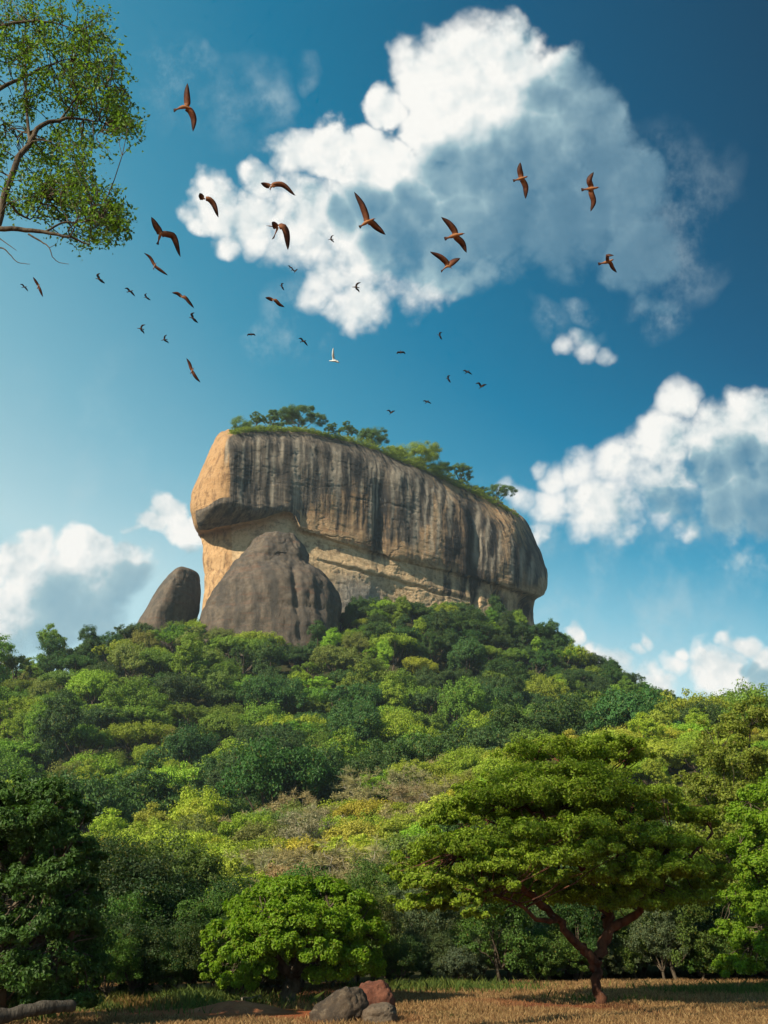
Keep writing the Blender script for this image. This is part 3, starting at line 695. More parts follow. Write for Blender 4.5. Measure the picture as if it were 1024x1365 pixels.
def bare_proto(seed, H=10.0, leafy=.0):
    """a dry tree: trunk, forked limbs and a haze of fine twigs"""
    rng = np.random.RandomState(seed); paths = []; tips = []
    fork = np.array((.3*rng.normal(), .3*rng.normal(), H*.30))
    paths.append((wander((0, 0, -1), fork, 6, .04, rng), np.linspace(.20, .15, 6)))
    for i in range(7):
        a = 2*np.pi*i/7 + rng.rand(); q = (1.2 + 2.4*rng.rand()); e = np.array((q*np.cos(a), q*np.sin(a), H*(.62 + .2*rng.rand())))
        p = wander(fork, e, 7, .07, rng, -.06); paths.append((p, np.linspace(.11, .045, 7)))
        for k in range(6):
            s = p[rng.randint(3, 7)]; d = sphere_dirs(1, rng, .15)[0]*np.array((1, 1, .9)); e2 = s + d*(1.3 + 1.5*rng.rand()) + np.array((0, 0, .5))
            p2 = wander(s, e2, 5, .08, rng); paths.append((p2, np.linspace(.045, .018, 5)))
            for _ in range(3): tips.append(p2[rng.randint(2, 5)])
    tv, tq = tube_arrays(paths, 5)
    tips = np.array(tips); m = len(tips); ne = 34
    d = sphere_dirs(m*ne, rng, -.1); s = np.repeat(tips, ne, 0); L = .5 + .9*rng.rand(m*ne, 1)
    c = s + d*L*.5*(.3 + rng.rand(m*ne, 1)); nr = np.cross(d, rng.normal(size=d.shape))
    sp = np.cross(d, nr); nr /= np.linalg.norm(nr, axis=1)[:, None]
    a = d; b_ = sp/np.linalg.norm(sp, axis=1)[:, None]; w = .022
    v = np.stack([c - a*L*.5, c + b_*w, c + a*L*.5, c - b_*w], 1).reshape(-1, 3); q = np.arange(len(v)).reshape(-1, 4)
    lr = rng.rand(len(q))
    if leafy:
        n2 = int(leafy*m*20); k = rng.randint(0, len(c), n2); cl = c[k] + rng.normal(size=(n2, 3))*.25
        v2, q2 = leaf_arrays(cl, rng.normal(size=(n2, 3)) + (0, 0, .6), .26*(.6 + .8*rng.rand(n2)), rng)
        q = np.concatenate([q, q2 + len(v)]); v = np.concatenate([v, v2]); lr = np.concatenate([lr, rng.rand(n2)])
    return mesh_np('dry_tree', np.concatenate([tv, v]), [tq, q + len(tv)], [BARK_PALE, LEAF_DRY],
                   mat_idx=np.concatenate([np.zeros(len(tq)), np.ones(len(q))]), attrs={'leaf': ('FACE', np.concatenate([np.zeros(len(tq)), lr]))})
KINDS = ['round']*4 + ['broad']*3 + ['tall']*2 + ['loose']*2
FOREST = [forest_proto(100 + i, k) for i, k in enumerate(KINDS)]
DRY = [bare_proto(300 + i, leafy=(.0, .5, 1.4)[i]) for i in range(3)]
# ------------------------------------------------------------------ the forest on the hill and the pale belt below it
def scatter(n_try, box, spacing, seed, ok):
    """dart throwing on a grid"""
    rng = np.random.RandomState(seed); x0, x1, y0, y1 = box; cell = spacing/1.4142
    gx, gy = int((x1 - x0)/cell) + 1, int((y1 - y0)/cell) + 1; grid = {}; out = []
    cand = np.stack([x0 + (x1 - x0)*rng.rand(n_try), y0 + (y1 - y0)*rng.rand(n_try)], 1); keep = ok(cand)
    for p in cand[keep]:
        i, j = int((p[0] - x0)/cell), int((p[1] - y0)/cell); good = True
        for a in range(i - 2, i + 3):
            for c in range(j - 2, j + 3):
                q = grid.get((a, c))
                if q is not None and (q[0] - p[0])**2 + (q[1] - p[1])**2 < spacing**2: good = False
        if good: grid[(i, j)] = p; out.append(p)
    return np.array(out)
CREST = np.array([(-400, 150), (-60, 142), (-36, 145), (-22, 150), (-8, 158), (15, 166), (45, 176), (70, 182), (120, 178), (400, 170)], float)
def crest_y(x): return np.interp(x, CREST[:, 0], CREST[:, 1])
def rock_gap(p):
    """False where the great rock and its boulders stand"""
    rel = p - O2; s = rel @ E1; d = -(rel @ NF)
    inside = (s > -22) & (s < 172) & (d > 3) & (d < 84)
    inside |= np.hypot((p[:, 0] - -38)/25, (p[:, 1] - 381)/24) < 1
    inside |= np.hypot((p[:, 0] - -84)/13, (p[:, 1] - 380)/12) < 1
    return ~inside
under_cliff = lambda p: (p[:, 1] > 360) & (p[:, 0] > -25)      # smaller trees stand closer together under the cliff
view = lambda p, m: np.abs(p[:, 0]) < p[:, 1]*.46 + m
hill = scatter(60000, (-230, 240, 165, 480), 8.6, 11, lambda p: view(p, 15) & (p[:, 1] > crest_y(p[:, 0]) + 22) & rock_gap(p) & ~under_cliff(p))
hill = np.concatenate([hill, scatter(30000, (-30, 240, 355, 480), 5.4, 13, lambda p: view(p, 15) & rock_gap(p) & under_cliff(p))])
belt = scatter(9000, (-110, 120, 62, 215), 5.7, 12, lambda p: view(p, 12) & (p[:, 1] < crest_y(p[:, 0]) + 14) & (p[:, 1] > 66))
rng = np.random.RandomState(5)
LIME, MID, DEEP, OLIVE, GOLD, STRAW = (.290, .385, .038), (.165, .265, .034), (.062, .126, .032), (.205, .250, .060), (.40, .42, .055), (.33, .29, .15)
recs = []                                            # every tree: where, which mesh, size, colour
for p in hill:
    n = float(fbm(np.array([[p[0]/45, p[1]/45, 2.0]]), 3)[0])
    u = rng.rand()
    shade = (p[0] > 10 and p[1] > 250)               # shade on the slope below the rock's right end, put into leaf colours
    if shade: name = 'deep' if u < .62 else 'mid' if u < .90 else 'lime'
    elif p[1] < crest_y(p[0]) + 75: name = 'deep' if u < .72 else 'mid' if u < .93 else 'lime'  # shadow just above the belt, put into darker leaf colours
    else: name = 'lime' if u + n*.35 < .22 else 'deep' if u + n*.3 > .72 else 'olive' if u > .60 else 'mid'
    k = rng.randint(0, len(FOREST)); sc = (1.20 + .75*rng.rand()**1.5)*(1.0 if p[1] < 330 else .92)
    recs.append(dict(p=p, mesh=k, s=sc, col=name, belt=False))
for p in belt:
    u = rng.rand(); n = float(fbm(np.array([[p[0]/22, p[1]/22, 7.0]]), 2)[0]); x = p[0]/p[1]
    dry = (-.15 < x < .07) and p[1] > 72 and u + n < .42
    if dry: recs.append(dict(p=p, mesh=-1 - rng.randint(0, 3), s=.72 + .25*rng.rand(), col='straw', belt=True))
    else:
        name = 'gold' if u < .50 else 'lime' if u < .86 else 'olive'
        if p[1] < 100 and p[0] < -.19*p[1]: name = 'deep' if u < .6 else 'olive'  # shade of the near left corner, put into darker leaf colours
        recs.append(dict(p=p, mesh=int(rng.choice([0, 1, 2, 3, 4, 5, 6, 9, 10])), s=.72 + .36*rng.rand(), col=name, belt=True))
TINT = dict(lime=LIME, mid=MID, deep=DEEP, olive=OLIVE, gold=GOLD, straw=STRAW)
zz = ground_z(np.array([r['p'][0] for r in recs]), np.array([r['p'][1] for r in recs]))
for r, z in zip(recs, zz):
    r['rot'] = rng.rand()*6.283; r['z'] = float(z) - 2.8*r['s']; r['w'] = r['s']; r['h'] = (11.0 if r['mesh'] >= 0 else 9.0)*r['s']
    if r['belt']:                                   # low scrub trees near the clearing, taller towards the crest of the belt
        x, y = r['p']; px = 512 + F*x/(y*.955); f = np.clip((y - 66)/(crest_y(x) - 66), 0, 1.1)
        py = (1 - f)*1188 + f*np.interp(px, [0, 130, 300, 450, 600, 750, 900], [1120, 1102, 1077, 1046, 1014, 987, 968]) + rng.normal()*9
        hn = max(P(px, py, y)[2] - float(z), 2.2); r['s'] = float(np.clip(hn/9.4, .3, 1.05)); r['w'] = float(np.clip(r['s']*1.35, .58, 1.0)); r['z'] = float(z) - 1.4*r['s']; r['h'] = (11.0 if r['mesh'] >= 0 else 9.0)*r['s']
    if not r['belt'] and r['p'][1] > 360 and r['p'][0] > -25: r['s'] *= .72; r['w'] = r['s']; r['h'] *= .72; r['z'] += .8
    j = 1 + .28*(rng.rand(3) - .5); r['rgb'] = tuple(np.array(TINT[r['col']])*j*(.85 + .3*rng.rand()))
# how much of each tree the photograph's camera sees, nearest first
buf = np.zeros((342, 256), bool)
yy, xx = np.mgrid[0:342, 0:256]
def disc(p, rad):
    cx, cy = to_px(p); w = p[1]*CP + (p[2] - CAMZ)*SP
    return (xx*4 + 2 - cx)**2 + ((yy*4 + 2 - cy)*1.15)**2 < (F*rad/w)**2
buf |= disc((5.8, 26.5, 4.0), 3.6)
rock_done = False
for r in sorted(recs, key=lambda r: r['p'][1]):
    dsk = disc((r['p'][0], r['p'][1], r['z'] + r['h']*.66), 4.3*r['w'])
    r['seen'] = int((dsk & ~buf).sum()); buf |= dsk
    r['px'] = to_px((r['p'][0], r['p'][1], r['z'] + r['h']*.7))
def place(r, name):
    k = r['mesh']; me = FOREST[k] if k >= 0 else DRY[-1 - k]
    o = link(name, me, loc=(r['p'][0], r['p'][1], r['z'] - .2), rz=r['rot'], scale=(r['w'], r['w'], r['s']*(1.0 + (.1 if r['belt'] else .35)*((r['rot']*7) % 1))))
    o['tint'] = [float(c) for c in r['rgb']]; return o
ADJ = dict(lime='lime green', mid='mid green', deep='dark green', olive='olive green', gold='golden green', straw='leafless tan')
FORM = dict(round='round', broad='broad', tall='tall narrow', loose='open crowned')
def hill_where(px, py):
    across = 'far left' if px < 90 else 'left' if px < 300 else 'middle' if px < 560 else 'right' if px < 800 else 'far right'
    if 255 < px < 470 and py < 905: return 'below the dome boulder'
    if 165 < px <= 280 and py < 870: return 'below the egg-shaped boulder'
    if 470 <= px < 720 and py < 890: return 'under the cliff'
    sky_y = np.interp(px, [0, 180, 740, 860, 1000], [880, 845, 860, 920, 950])
    if py < sky_y + 28: return f'on the hill skyline, {across}'
    if py > np.interp(px, [0, 150, 300, 450, 600, 900], [1070, 1070, 1040, 1000, 965, 945]) - 20: return f'low on the hill, {across}'
    return f'halfway uphill, {across}' if py > sky_y + 75 else f'high uphill, {across}'
def belt_where(px, py):
    across = 'far left' if px < 200 else 'left of centre' if px < 400 else 'centre' if px < 560 else 'right of centre' if px < 760 else 'far right'
    crest = np.interp(px, [130, 300, 450, 600, 750, 900], [1100, 1075, 1045, 1010, 975, 950])
    return ('atop the pale belt' if py < crest + 32 else 'inside the pale belt' if py < crest + 90 else 'low in the pale belt') + ', ' + across
def unique_labels(items):
    """items: (label, px, py, setter). Where several share words, tell them apart by their order from the left."""
    groups = {}
    for it in items: groups.setdefault(it[0], []).append(it)
    ORD = ['leftmost', 'second from left', 'third from left', 'fourth from left', 'fifth from left', 'sixth from left', 'seventh from left', 'eighth from left', 'ninth from left', 'tenth from left']
    for lab, its in groups.items():
        if len(its) == 1: its[0][3](lab); continue
        its.sort(key=lambda i: i[1])
        for i, it in enumerate(its):
            if i == len(its) - 1: pre = 'rightmost'
            elif i < len(ORD): pre = ORD[i]
            else: pre = None
            it[3](f'{lab}, {pre} such' if pre else lab)
vis_hill = sorted([r for r in recs if not r['belt'] and r['seen'] > 0], key=lambda r: -r['seen'])
one = set(id(r) for r in vis_hill[:300])
todo = []
for r in vis_hill[:300]:
    o = place(r, 'forest_tree'); tag(o, None, 'tree', 'forest trees on the hill')
    todo.append((f"{ADJ[r['col']]} {FORM[KINDS[r['mesh']]]} tree {hill_where(*r['px'])}", *r['px'], lambda t, o=o: o.__setitem__('label', t)))
for r in recs:
    if not r['belt'] or r['seen'] == 0: continue
    dry = r['mesh'] < 0
    o = place(r, 'dry_tree' if dry else 'belt_tree'); tag(o, None, 'tree', 'dry tan trees in the pale belt' if dry else 'pale green trees in the belt below the hill')
    kind = 'leafless tan tree' if dry else f"{ADJ[r['col']]} {FORM[KINDS[r['mesh']]]} tree"
    todo.append((f"{kind} {belt_where(*r['px'])}", *r['px'], lambda t, o=o: o.__setitem__('label', t)))
unique_labels(todo)
# the rest of the forest, too many and too far to tell apart: one object
rest = [r for r in recs if id(r) not in one and not (r['belt'] and r['seen'] > 0)]
def far_forest():
    me = bpy.data.meshes.new('far_forest'); n = len(rest)
    me.vertices.add(n); me.vertices.foreach_set('co', np.array([(r['p'][0], r['p'][1], r['z'] - .2) for r in rest], np.float32).ravel())
    for k, dt, val in (('rot', 'FLOAT', [r['rot'] for r in rest]), ('size', 'FLOAT', [r['s'] for r in rest])):
        a = me.attributes.new(k, dt, 'POINT'); a.data.foreach_set('value', np.array(val, np.float32))
    a = me.attributes.new('tint', 'FLOAT_VECTOR', 'POINT'); a.data.foreach_set('vector', np.array([r['rgb'] for r in rest], np.float32).ravel())
    names = ['deep', 'mid', 'lime', 'olive', 'gold']
    a = me.attributes.new('pick', 'INT', 'POINT')
    protos = bpy.data.collections.new('forest patterns'); lst = []
    for ci, cn in enumerate(names):
        for ki in (0, 2, 4, 7):
            o = bpy.data.objects.new(f'pattern {ci}{ki}', FOREST[ki]); protos.objects.link(o); lst.append((cn, ki))
    ki_of = lambda k: 0 if k < 2 else 2 if k < 4 else 4 if k < 7 else 7
    idx = {q: i for i, q in enumerate(lst)}
    a.data.foreach_set('value', np.array([idx[(r['col'] if r['col'] in names else 'olive', ki_of(max(r['mesh'], 0)))] for r in rest], np.int32))
    o = link('far_forest', me); tag(o, 'dense mass of smaller green trees filling the hill between the larger crowns', 'forest', None, 'stuff')
    g = bpy.data.node_groups.new('plant trees', 'GeometryNodeTree')
    g.interface.new_socket('Geometry', in_out='INPUT', socket_type='NodeSocketGeometry'); g.interface.new_socket('Geometry', in_out='OUTPUT', socket_type='NodeSocketGeometry')
    N, Lk = g.nodes, g.links
    gi, go = N.new('NodeGroupInput'), N.new('NodeGroupOutput'); ip = N.new('GeometryNodeInstanceOnPoints'); ci = N.new('GeometryNodeCollectionInfo')
    ci.inputs['Collection'].default_value = protos; ci.inputs['Separate Children'].default_value = True
    ip.inputs['Pick Instance'].default_value = True
    def attr(nm, t):
        q = N.new('GeometryNodeInputNamedAttribute'); q.data_type = t; q.inputs['Name'].default_value = nm; return q.outputs[0]
    m2p = N.new('GeometryNodeMeshToPoints'); Lk.new(gi.outputs[0], m2p.inputs[0]); Lk.new(m2p.outputs[0], ip.inputs['Points'])
    Lk.new(ci.outputs[0], ip.inputs['Instance']); Lk.new(attr('pick', 'INT'), ip.inputs['Instance Index']); Lk.new(attr('size', 'FLOAT'), ip.inputs['Scale'])
    cx = N.new('ShaderNodeCombineXYZ'); Lk.new(attr('rot', 'FLOAT'), cx.inputs[2]); Lk.new(cx.outputs[0], ip.inputs['Rotation']); Lk.new(ip.outputs[0], go.inputs[0])
    md = o.modifiers.new('trees', 'NODES'); md.node_group = g
far_forest()
print('TREES hill', len(hill), 'belt', len(belt), 'visible hill', len(vis_hill), 'belt seen', sum(r['belt'] and r['seen'] > 0 for r in recs), 'rest', len(rest))
# ------------------------------------------------------------------ trees around the clearing
LEAF_SHADE_TREE = leaf_mat('feathery shade tree leaves', (.205, .285, .022), var=.45, trans=.42, yel=.18, yellow=(.20, .20, .03))
LEAF_BUSH = leaf_mat('fresh lime leaves', (.165, .275, .016), var=.35, trans=.42, yel=.15, yellow=(.20, .22, .02))
LEAF_SHADED = leaf_mat('shade-darkened green leaves', (.062, .125, .026), var=.4, trans=.30, yel=.06, yellow=(.08, .11, .02))  # the left tree's shade is put into this darker leaf colour
LEAF_GOLD = leaf_mat('warm green leaves', (.185, .225, .030), var=.4, trans=.35, yel=.2)
LEAF_TALL = leaf_mat('small glossy leaves', (.125, .215, .036), var=.45, trans=.45, yel=.12, yellow=(.15, .17, .03), rough=.45)
LEAF_SHRUB = leaf_mat('shrub leaves', (.05, .085, .02), tint_by_object=True, var=.4, trans=.3, yel=.1)

def px_path(pts, Y, rng=None, n=4):
    """a limb through photo positions; pts: (x, y, distance offset, radius)"""
    q = np.array([P(x, y, Y + dy) for x, y, dy, _ in pts]); r = np.array([p[3] for p in pts], float)
    t = np.arange(len(q)); tq = np.linspace(0, len(q) - 1, (len(q) - 1)*n + 1)
    c = pchip(t.astype(float), q, tq) if len(q) > 2 else q[0] + (q[1] - q[0])*tq[:, None]
    if rng is not None: c[1:-1] += rng.normal(size=(len(c) - 2, 3))*r.mean()*.25
    return c, np.interp(tq, t, r)
def px_lobe(px, py, dy, rx, rz, Y, ry=None):
    c = P(px, py, Y + dy); w = (c[1]*CP + (c[2] - CAMZ)*SP)/F
    return (c, (rx*w, (ry or rx)*w, rz*w))
def near_tree(name, label, base, limbs, lobes, leaf, n_clump, n_leaf, mat, bark, seed, rc=(.22, .36), up=-.3, flat=.65, fill=.6, twigs=True, group=None, nb=(.8, .6, .6), tw=2):
    rng = np.random.RandomState(seed)
    root = thing(name, base, label, 'tree', group)
    v, q, cc, lr = crown_arrays(lobes, n_clump, n_leaf, leaf, rng, rc, up, flat, fill, nb=nb)
    paths = list(limbs)
    if twigs:                                     # a twig from the nearest limb point to each clump
        P0 = np.concatenate([p for p, _ in limbs[1:]] or [limbs[0][0]]); R0 = np.concatenate([r for _, r in limbs[1:]] or [limbs[0][1]])
        for c in cc[::tw]:
            k = np.argmin(((P0 - c)**2).sum(1) + rng.rand(len(P0))*.3)
            if np.linalg.norm(P0[k] - c) > .15:
                r = min(R0[k]*.6, .02); paths.append((wander(P0[k], c, 5, .05, rng, .04), np.linspace(r, .006, 5)))
    tv, tq = tube_arrays(paths, 8)
    b0 = np.asarray(base, float)
    link('trunk', mesh_np('trunk', tv - b0, [tq], [bark], smooth=True), root)
    link('crown', mesh_np('crown', v - b0, [q], [mat], attrs={'leaf': ('FACE', lr)}), root)
    return root
gz = lambda x, y: float(ground_z(np.array([x]), np.array([y]))[0])
def stand(px, Y):
    """a point of the ground below photo column px at distance Y"""
    x = (px - 512)/F*Y/.95; return np.array((x, Y, gz(x, Y)))
rg = np.random.RandomState(21)

# --- the spreading umbrella tree on the clearing
YM = 26.0; b0 = stand(800, YM); b0[0] = P(800, 1340, YM)[0]
limbs = [px_path([(804, 1352, 0, .18), (801, 1338, 0, .125), (797, 1312, 0, .11), (795, 1290, 0, .12), (797, 1276, 0, .14)], YM, rg),
 px_path([(794, 1282, 0, .12), (780, 1268, -.1, .11), (762, 1252, -.3, .095), (742, 1226, -.5, .085), (715, 1200, -.8, .09), (690, 1176, -1.1, .07), (655, 1158, -1.4, .05), (610, 1140, -1.5, .03)], YM, rg),
 px_path([(798, 1278, 0, .125), (806, 1255, .1, .135), (812, 1236, .15, .12), (806, 1210, .2, .12), (795, 1180, .3, .10), (770, 1150, .3, .08), (735, 1110, .2, .06), (700, 1075, 0, .04)], YM, rg),
 px_path([(810, 1240, .15, .12), (832, 1228, 0, .10), (850, 1216, -.2, .09), (856, 1195, -.3, .07), (866, 1165, -.4, .06), (900, 1120, -.5, .04)], YM, rg),
 px_path([(806, 1225, .2, .10), (815, 1180, .8, .09), (830, 1120, 1.2, .07), (845, 1060, 1.5, .05), (800, 1020, 1.6, .03)], YM, rg),
 px_path([(742, 1226, -.5, .07), (720, 1228, -1.2, .05), (690, 1205, -1.8, .04), (640, 1185, -2.2, .03)], YM, rg),
 px_path([(770, 1150, .3, .06), (740, 1140, 1.0, .05), (690, 1110, 1.6, .04), (640, 1090, 2, .025)], YM, rg),
 px_path([(735, 1110, .2, .05), (760, 1050, .5, .04), (745, 1015, .7, .03)], YM, rg), px_path([(735, 1110, .2, .05), (710, 1050, .3, .04), (715, 1020, .4, .03)], YM, rg),
 px_path([(866, 1165, -.4, .05), (920, 1140, .2, .04), (950, 1110, .4, .03)], YM, rg), px_path([(830, 1120, 1.2, .05), (890, 1075, 1.4, .04), (940, 1075, 1.4, .025)], YM, rg)]
pads = [(742, 1012, .6, 62, 17), (690, 1030, .5, 48, 15), (800, 1002, 1.0, 50, 14), (838, 1018, 1.4, 42, 14), (660, 1048, .8, 34, 13), (770, 1028, -.3, 50, 13),
 (640, 1080, .6, 52, 20), (700, 1068, -.2, 70, 20), (770, 1065, -.6, 72, 20), (840, 1068, .2, 66, 20), (905, 1082, .8, 56, 20), (600, 1102, .4, 44, 20), (945, 1100, .8, 34, 18),
 (590, 1130, -.6, 46, 20), (650, 1115, -1.2, 60, 22), (720, 1105, -1.5, 66, 22), (795, 1105, -1.6, 66, 22), (865, 1110, -1.0, 60, 22), (925, 1130, -.3, 46, 20), (565, 1150, -.3, 30, 16),
 (600, 1160, -1.4, 46, 20), (660, 1155, -1.9, 48, 20), (725, 1150, -2.0, 52, 18), (800, 1145, -2.0, 50, 18), (870, 1152, -1.5, 50, 18), (575, 1183, -.9, 34, 16), (625, 1192, -1.8, 40, 16), (680, 1190, -2.2, 36, 14),
 (905, 1175, -.8, 44, 18), (740, 1178, -2.0, 34, 13), (850, 1185, -1.0, 36, 14), (600, 1205, -.9, 24, 10), (940, 1165, .2, 34, 18), (700, 1085, 1.8, 70, 22), (800, 1085, 2.2, 70, 22), (560, 1165, -.5, 32, 19), (590, 1200, -1.0, 34, 15), (640, 1145, .5, 60, 24), (720, 1130, .8, 80, 26), (820, 1130, .6, 70, 24), (640, 1062, .3, 44, 18), (760, 1045, .3, 70, 18), (620, 1178, -1.2, 44, 17), (665, 1205, -1.6, 34, 12), (560, 1195, -.8, 30, 16), (612, 1213, -1.3, 34, 13), (872, 1203, -.8, 50, 18), (922, 1200, -.3, 44, 20), (845, 1192, 1.0, 60, 20), (760, 1192, 1.3, 60, 20), (700, 1203, .9, 50, 15), (950, 1192, .3, 34, 22), (812, 1168, -1.6, 50, 18), (598, 1136, -1.9, 46, 18), (570, 1172, -1.6, 32, 15)]
near_tree('umbrella_tree', 'wide spreading umbrella-shaped tree with a forked red brown trunk on the dry clearing', b0, limbs, [px_lobe(p[0] + rg.normal()*10, p[1] + rg.normal()*6, p[2], p[3]*(.88 + .45*rg.rand()), p[4]*(.8 + .8*rg.rand()), YM) for p in pads],
          .076, 2200, 270000, LEAF_SHADE_TREE, BARK_RED, 41, rc=(.16, .30), up=-.25, flat=.6, fill=.35, tw=7)

# --- the round bushy tree left of the middle
YB = 26.5; b1 = stand(385, YB)
limbs = [px_path([(384, 1352, 0, .26), (385, 1335, 0, .2), (388, 1310, 0, .17), (390, 1290, 0, .16)], YB, rg)] + [px_path([(389, 1300, 0, .10), ((389 + x)/2, 1275, dy*.4, .08), (x, y, dy, .03)], YB, rg) for x, y, dy in
    ((320, 1240, -.4), (350, 1215, -.8), (395, 1200, -.4), (440, 1210, -.2), (465, 1240, -.4), (330, 1270, -.6), (420, 1255, -1.0), (390, 1200, .9), (450, 1230, .8))]
pads = [(330, 1222, -.2, 36, 26), (375, 1196, 0, 42, 24), (425, 1192, .2, 40, 22), (465, 1215, .2, 36, 26), (300, 1250, -.1, 30, 24), (345, 1245, -1.0, 38, 26), (395, 1225, -1.2, 42, 26), (440, 1238, -.9, 38, 28),
 (485, 1250, 0, 28, 28), (292, 1285, 0, 26, 22), (330, 1280, -1.0, 34, 24), (375, 1265, -1.5, 36, 24), (420, 1272, -1.3, 34, 24), (465, 1280, -.6, 36, 26), (320, 1308, -.5, 30, 16), (285, 1305, 0, 18, 14), (440, 1302, -.7, 34, 16), (485, 1290, 0, 28, 22),
 (350, 1300, -.9, 26, 14), (390, 1220, 1.0, 55, 34), (440, 1240, 1.2, 50, 36), (340, 1250, 1.0, 44, 34), (400, 1182, .3, 24, 13), (355, 1198, .1, 22, 13)]
near_tree('bushy_tree', 'round dense lime green tree with a short dark trunk beside the three stones', b1, limbs, [px_lobe(*p, YB) for p in pads],
          .088, 800, 100000, LEAF_BUSH, BARK, 42, rc=(.22, .38), up=-.45, flat=.75, fill=.6)

# --- the big dark tree at the left edge
YL = 21.0; b2 = stand(-10, YL)
limbs = [px_path([(-12, 1375, 0, .32), (-8, 1320, 0, .26), (0, 1260, 0, .22), (5, 1210, 0, .18)], YL, rg)] + [px_path([(3, 1230, 0, .12), ((3 + x)/2 - 6, (1230 + y)/2, dy*.5, .09), (x, y, dy, .03)], YL, rg) for x, y, dy in
    ((60, 1090, -.3), (20, 1070, 0), (100, 1120, -.2), (110, 1190, -.3), (-40, 1080, .2), (70, 1170, -1.0), (40, 1130, .8), (90, 1260, -.6))]
pads = [(20, 1062, 0, 44, 26), (65, 1066, -.2, 40, 24), (95, 1090, 0, 32, 24), (-30, 1070, .2, 46, 28), (40, 1105, -1.0, 50, 30), (90, 1130, -.5, 40, 28), (0, 1120, -.8, 50, 34), (115, 1150, .1, 26, 20), (70, 1170, -1.1, 46, 28), (20, 1185, -1.3, 50, 30),
 (115, 1195, -.2, 26, 22), (-40, 1150, -.3, 46, 40), (80, 1225, -.8, 46, 28), (30, 1245, -1.4, 50, 30), (110, 1250, -.2, 34, 26), (-20, 1230, -1, 46, 34), (60, 1290, -1.0, 52, 30), (110, 1300, 0, 40, 28), (10, 1305, -1.2, 50, 32), (80, 1335, -.6, 50, 24), (40, 1170, 1.0, 70, 70), (60, 1260, 1.0, 80, 70)]
near_tree('shade_tree', 'big dark green tree filling the lower left edge of the clearing', b2, limbs, [px_lobe(*p, YL) for p in pads],
          .080, 900, 85000, LEAF_SHADED, BARK, 43, rc=(.2, .34), up=-.45, flat=.7, fill=.6)

# --- two tall trees at the right edge
YR = 44.0; b3 = stand(1000, YR)
limbs = [px_path([(985, 1320, 0, .3), (985, 1220, 0, .25), (988, 1150, 0, .2)], YR, rg)] + [px_path([(986, 1200, 0, .12), ((986 + x)/2, (1170 + y)/2, dy*.5, .09), (x, y, dy, .03)], YR, rg) for x, y, dy in
    ((960, 1000, 0), (1000, 970, 0), (1040, 990, 0), (940, 1060, -.5), (1030, 1080, -1), (985, 1080, -1.5), (935, 1150, 0))]
pads = [(1000, 955, 0, 36, 22), (965, 978, 0, 34, 24), (1040, 965, .3, 40, 26), (935, 1010, 0, 28, 22), (980, 1015, -1.2, 42, 28), (1035, 1020, -1, 44, 30), (915, 1040, 0, 20, 18), (945, 1060, -.8, 36, 26), (1000, 1070, -1.6, 44, 30), (1060, 1080, -.5, 50, 40), (930, 1110, -.4, 34, 28), (975, 1125, -1.5, 44, 32), (1040, 1150, -1, 50, 40),
 (930, 1165, 0, 34, 28), (990, 1190, -1.2, 44, 34), (940, 1220, 0, 34, 28), (1010, 1250, -1, 44, 34), (955, 1270, -.3, 34, 28), (1000, 1080, 1.5, 80, 80), (990, 1190, 1.5, 70, 70)]
near_tree('tall_tree', 'tall warm green tree at the right edge reaching up to the hill skyline', b3, limbs, [px_lobe(*p, YR) for p in pads], .125, 900, 72000, LEAF_GOLD, BARK, 44, rc=(.22, .36), up=-.4, fill=.6)
YS = 34.0; b4 = stand(1035, YS)
limbs = [px_path([(1040, 1320, 0, .25), (1036, 1250, 0, .2), (1030, 1190, 0, .16)], YS, rg)] + [px_path([(1033, 1220, 0, .1), ((1033 + x)/2, (1200 + y)/2, dy*.5, .07), (x, y, dy, .025)], YS, rg) for x, y, dy in ((1000, 1070, 0), (1040, 1050, 0), (985, 1130, -.5), (975, 1200, -.4), (1010, 1250, -1))]
pads = [(1020, 1062, 0, 30, 22), (1050, 1050, 0, 34, 26), (992, 1090, 0, 26, 20), (1020, 1105, -.8, 34, 26), (985, 1130, -.3, 26, 20), (1050, 1140, -.5, 40, 34), (1010, 1160, -1, 34, 24), (980, 1200, -.4, 28, 20), (1020, 1215, -.9, 36, 26), (975, 1245, -.3, 26, 20), (1010, 1265, -.8, 36, 24), (985, 1290, -.3, 30, 18), (1045, 1220, .6, 60, 70)]
near_tree('lime_tree', 'bright lime green tree in front of the tall tree at the right edge', b4, limbs, [px_lobe(*p, YS) for p in pads], .10, 560, 52000, LEAF_BUSH, BARK, 45, rc=(.24, .38), up=-.45, fill=.6)

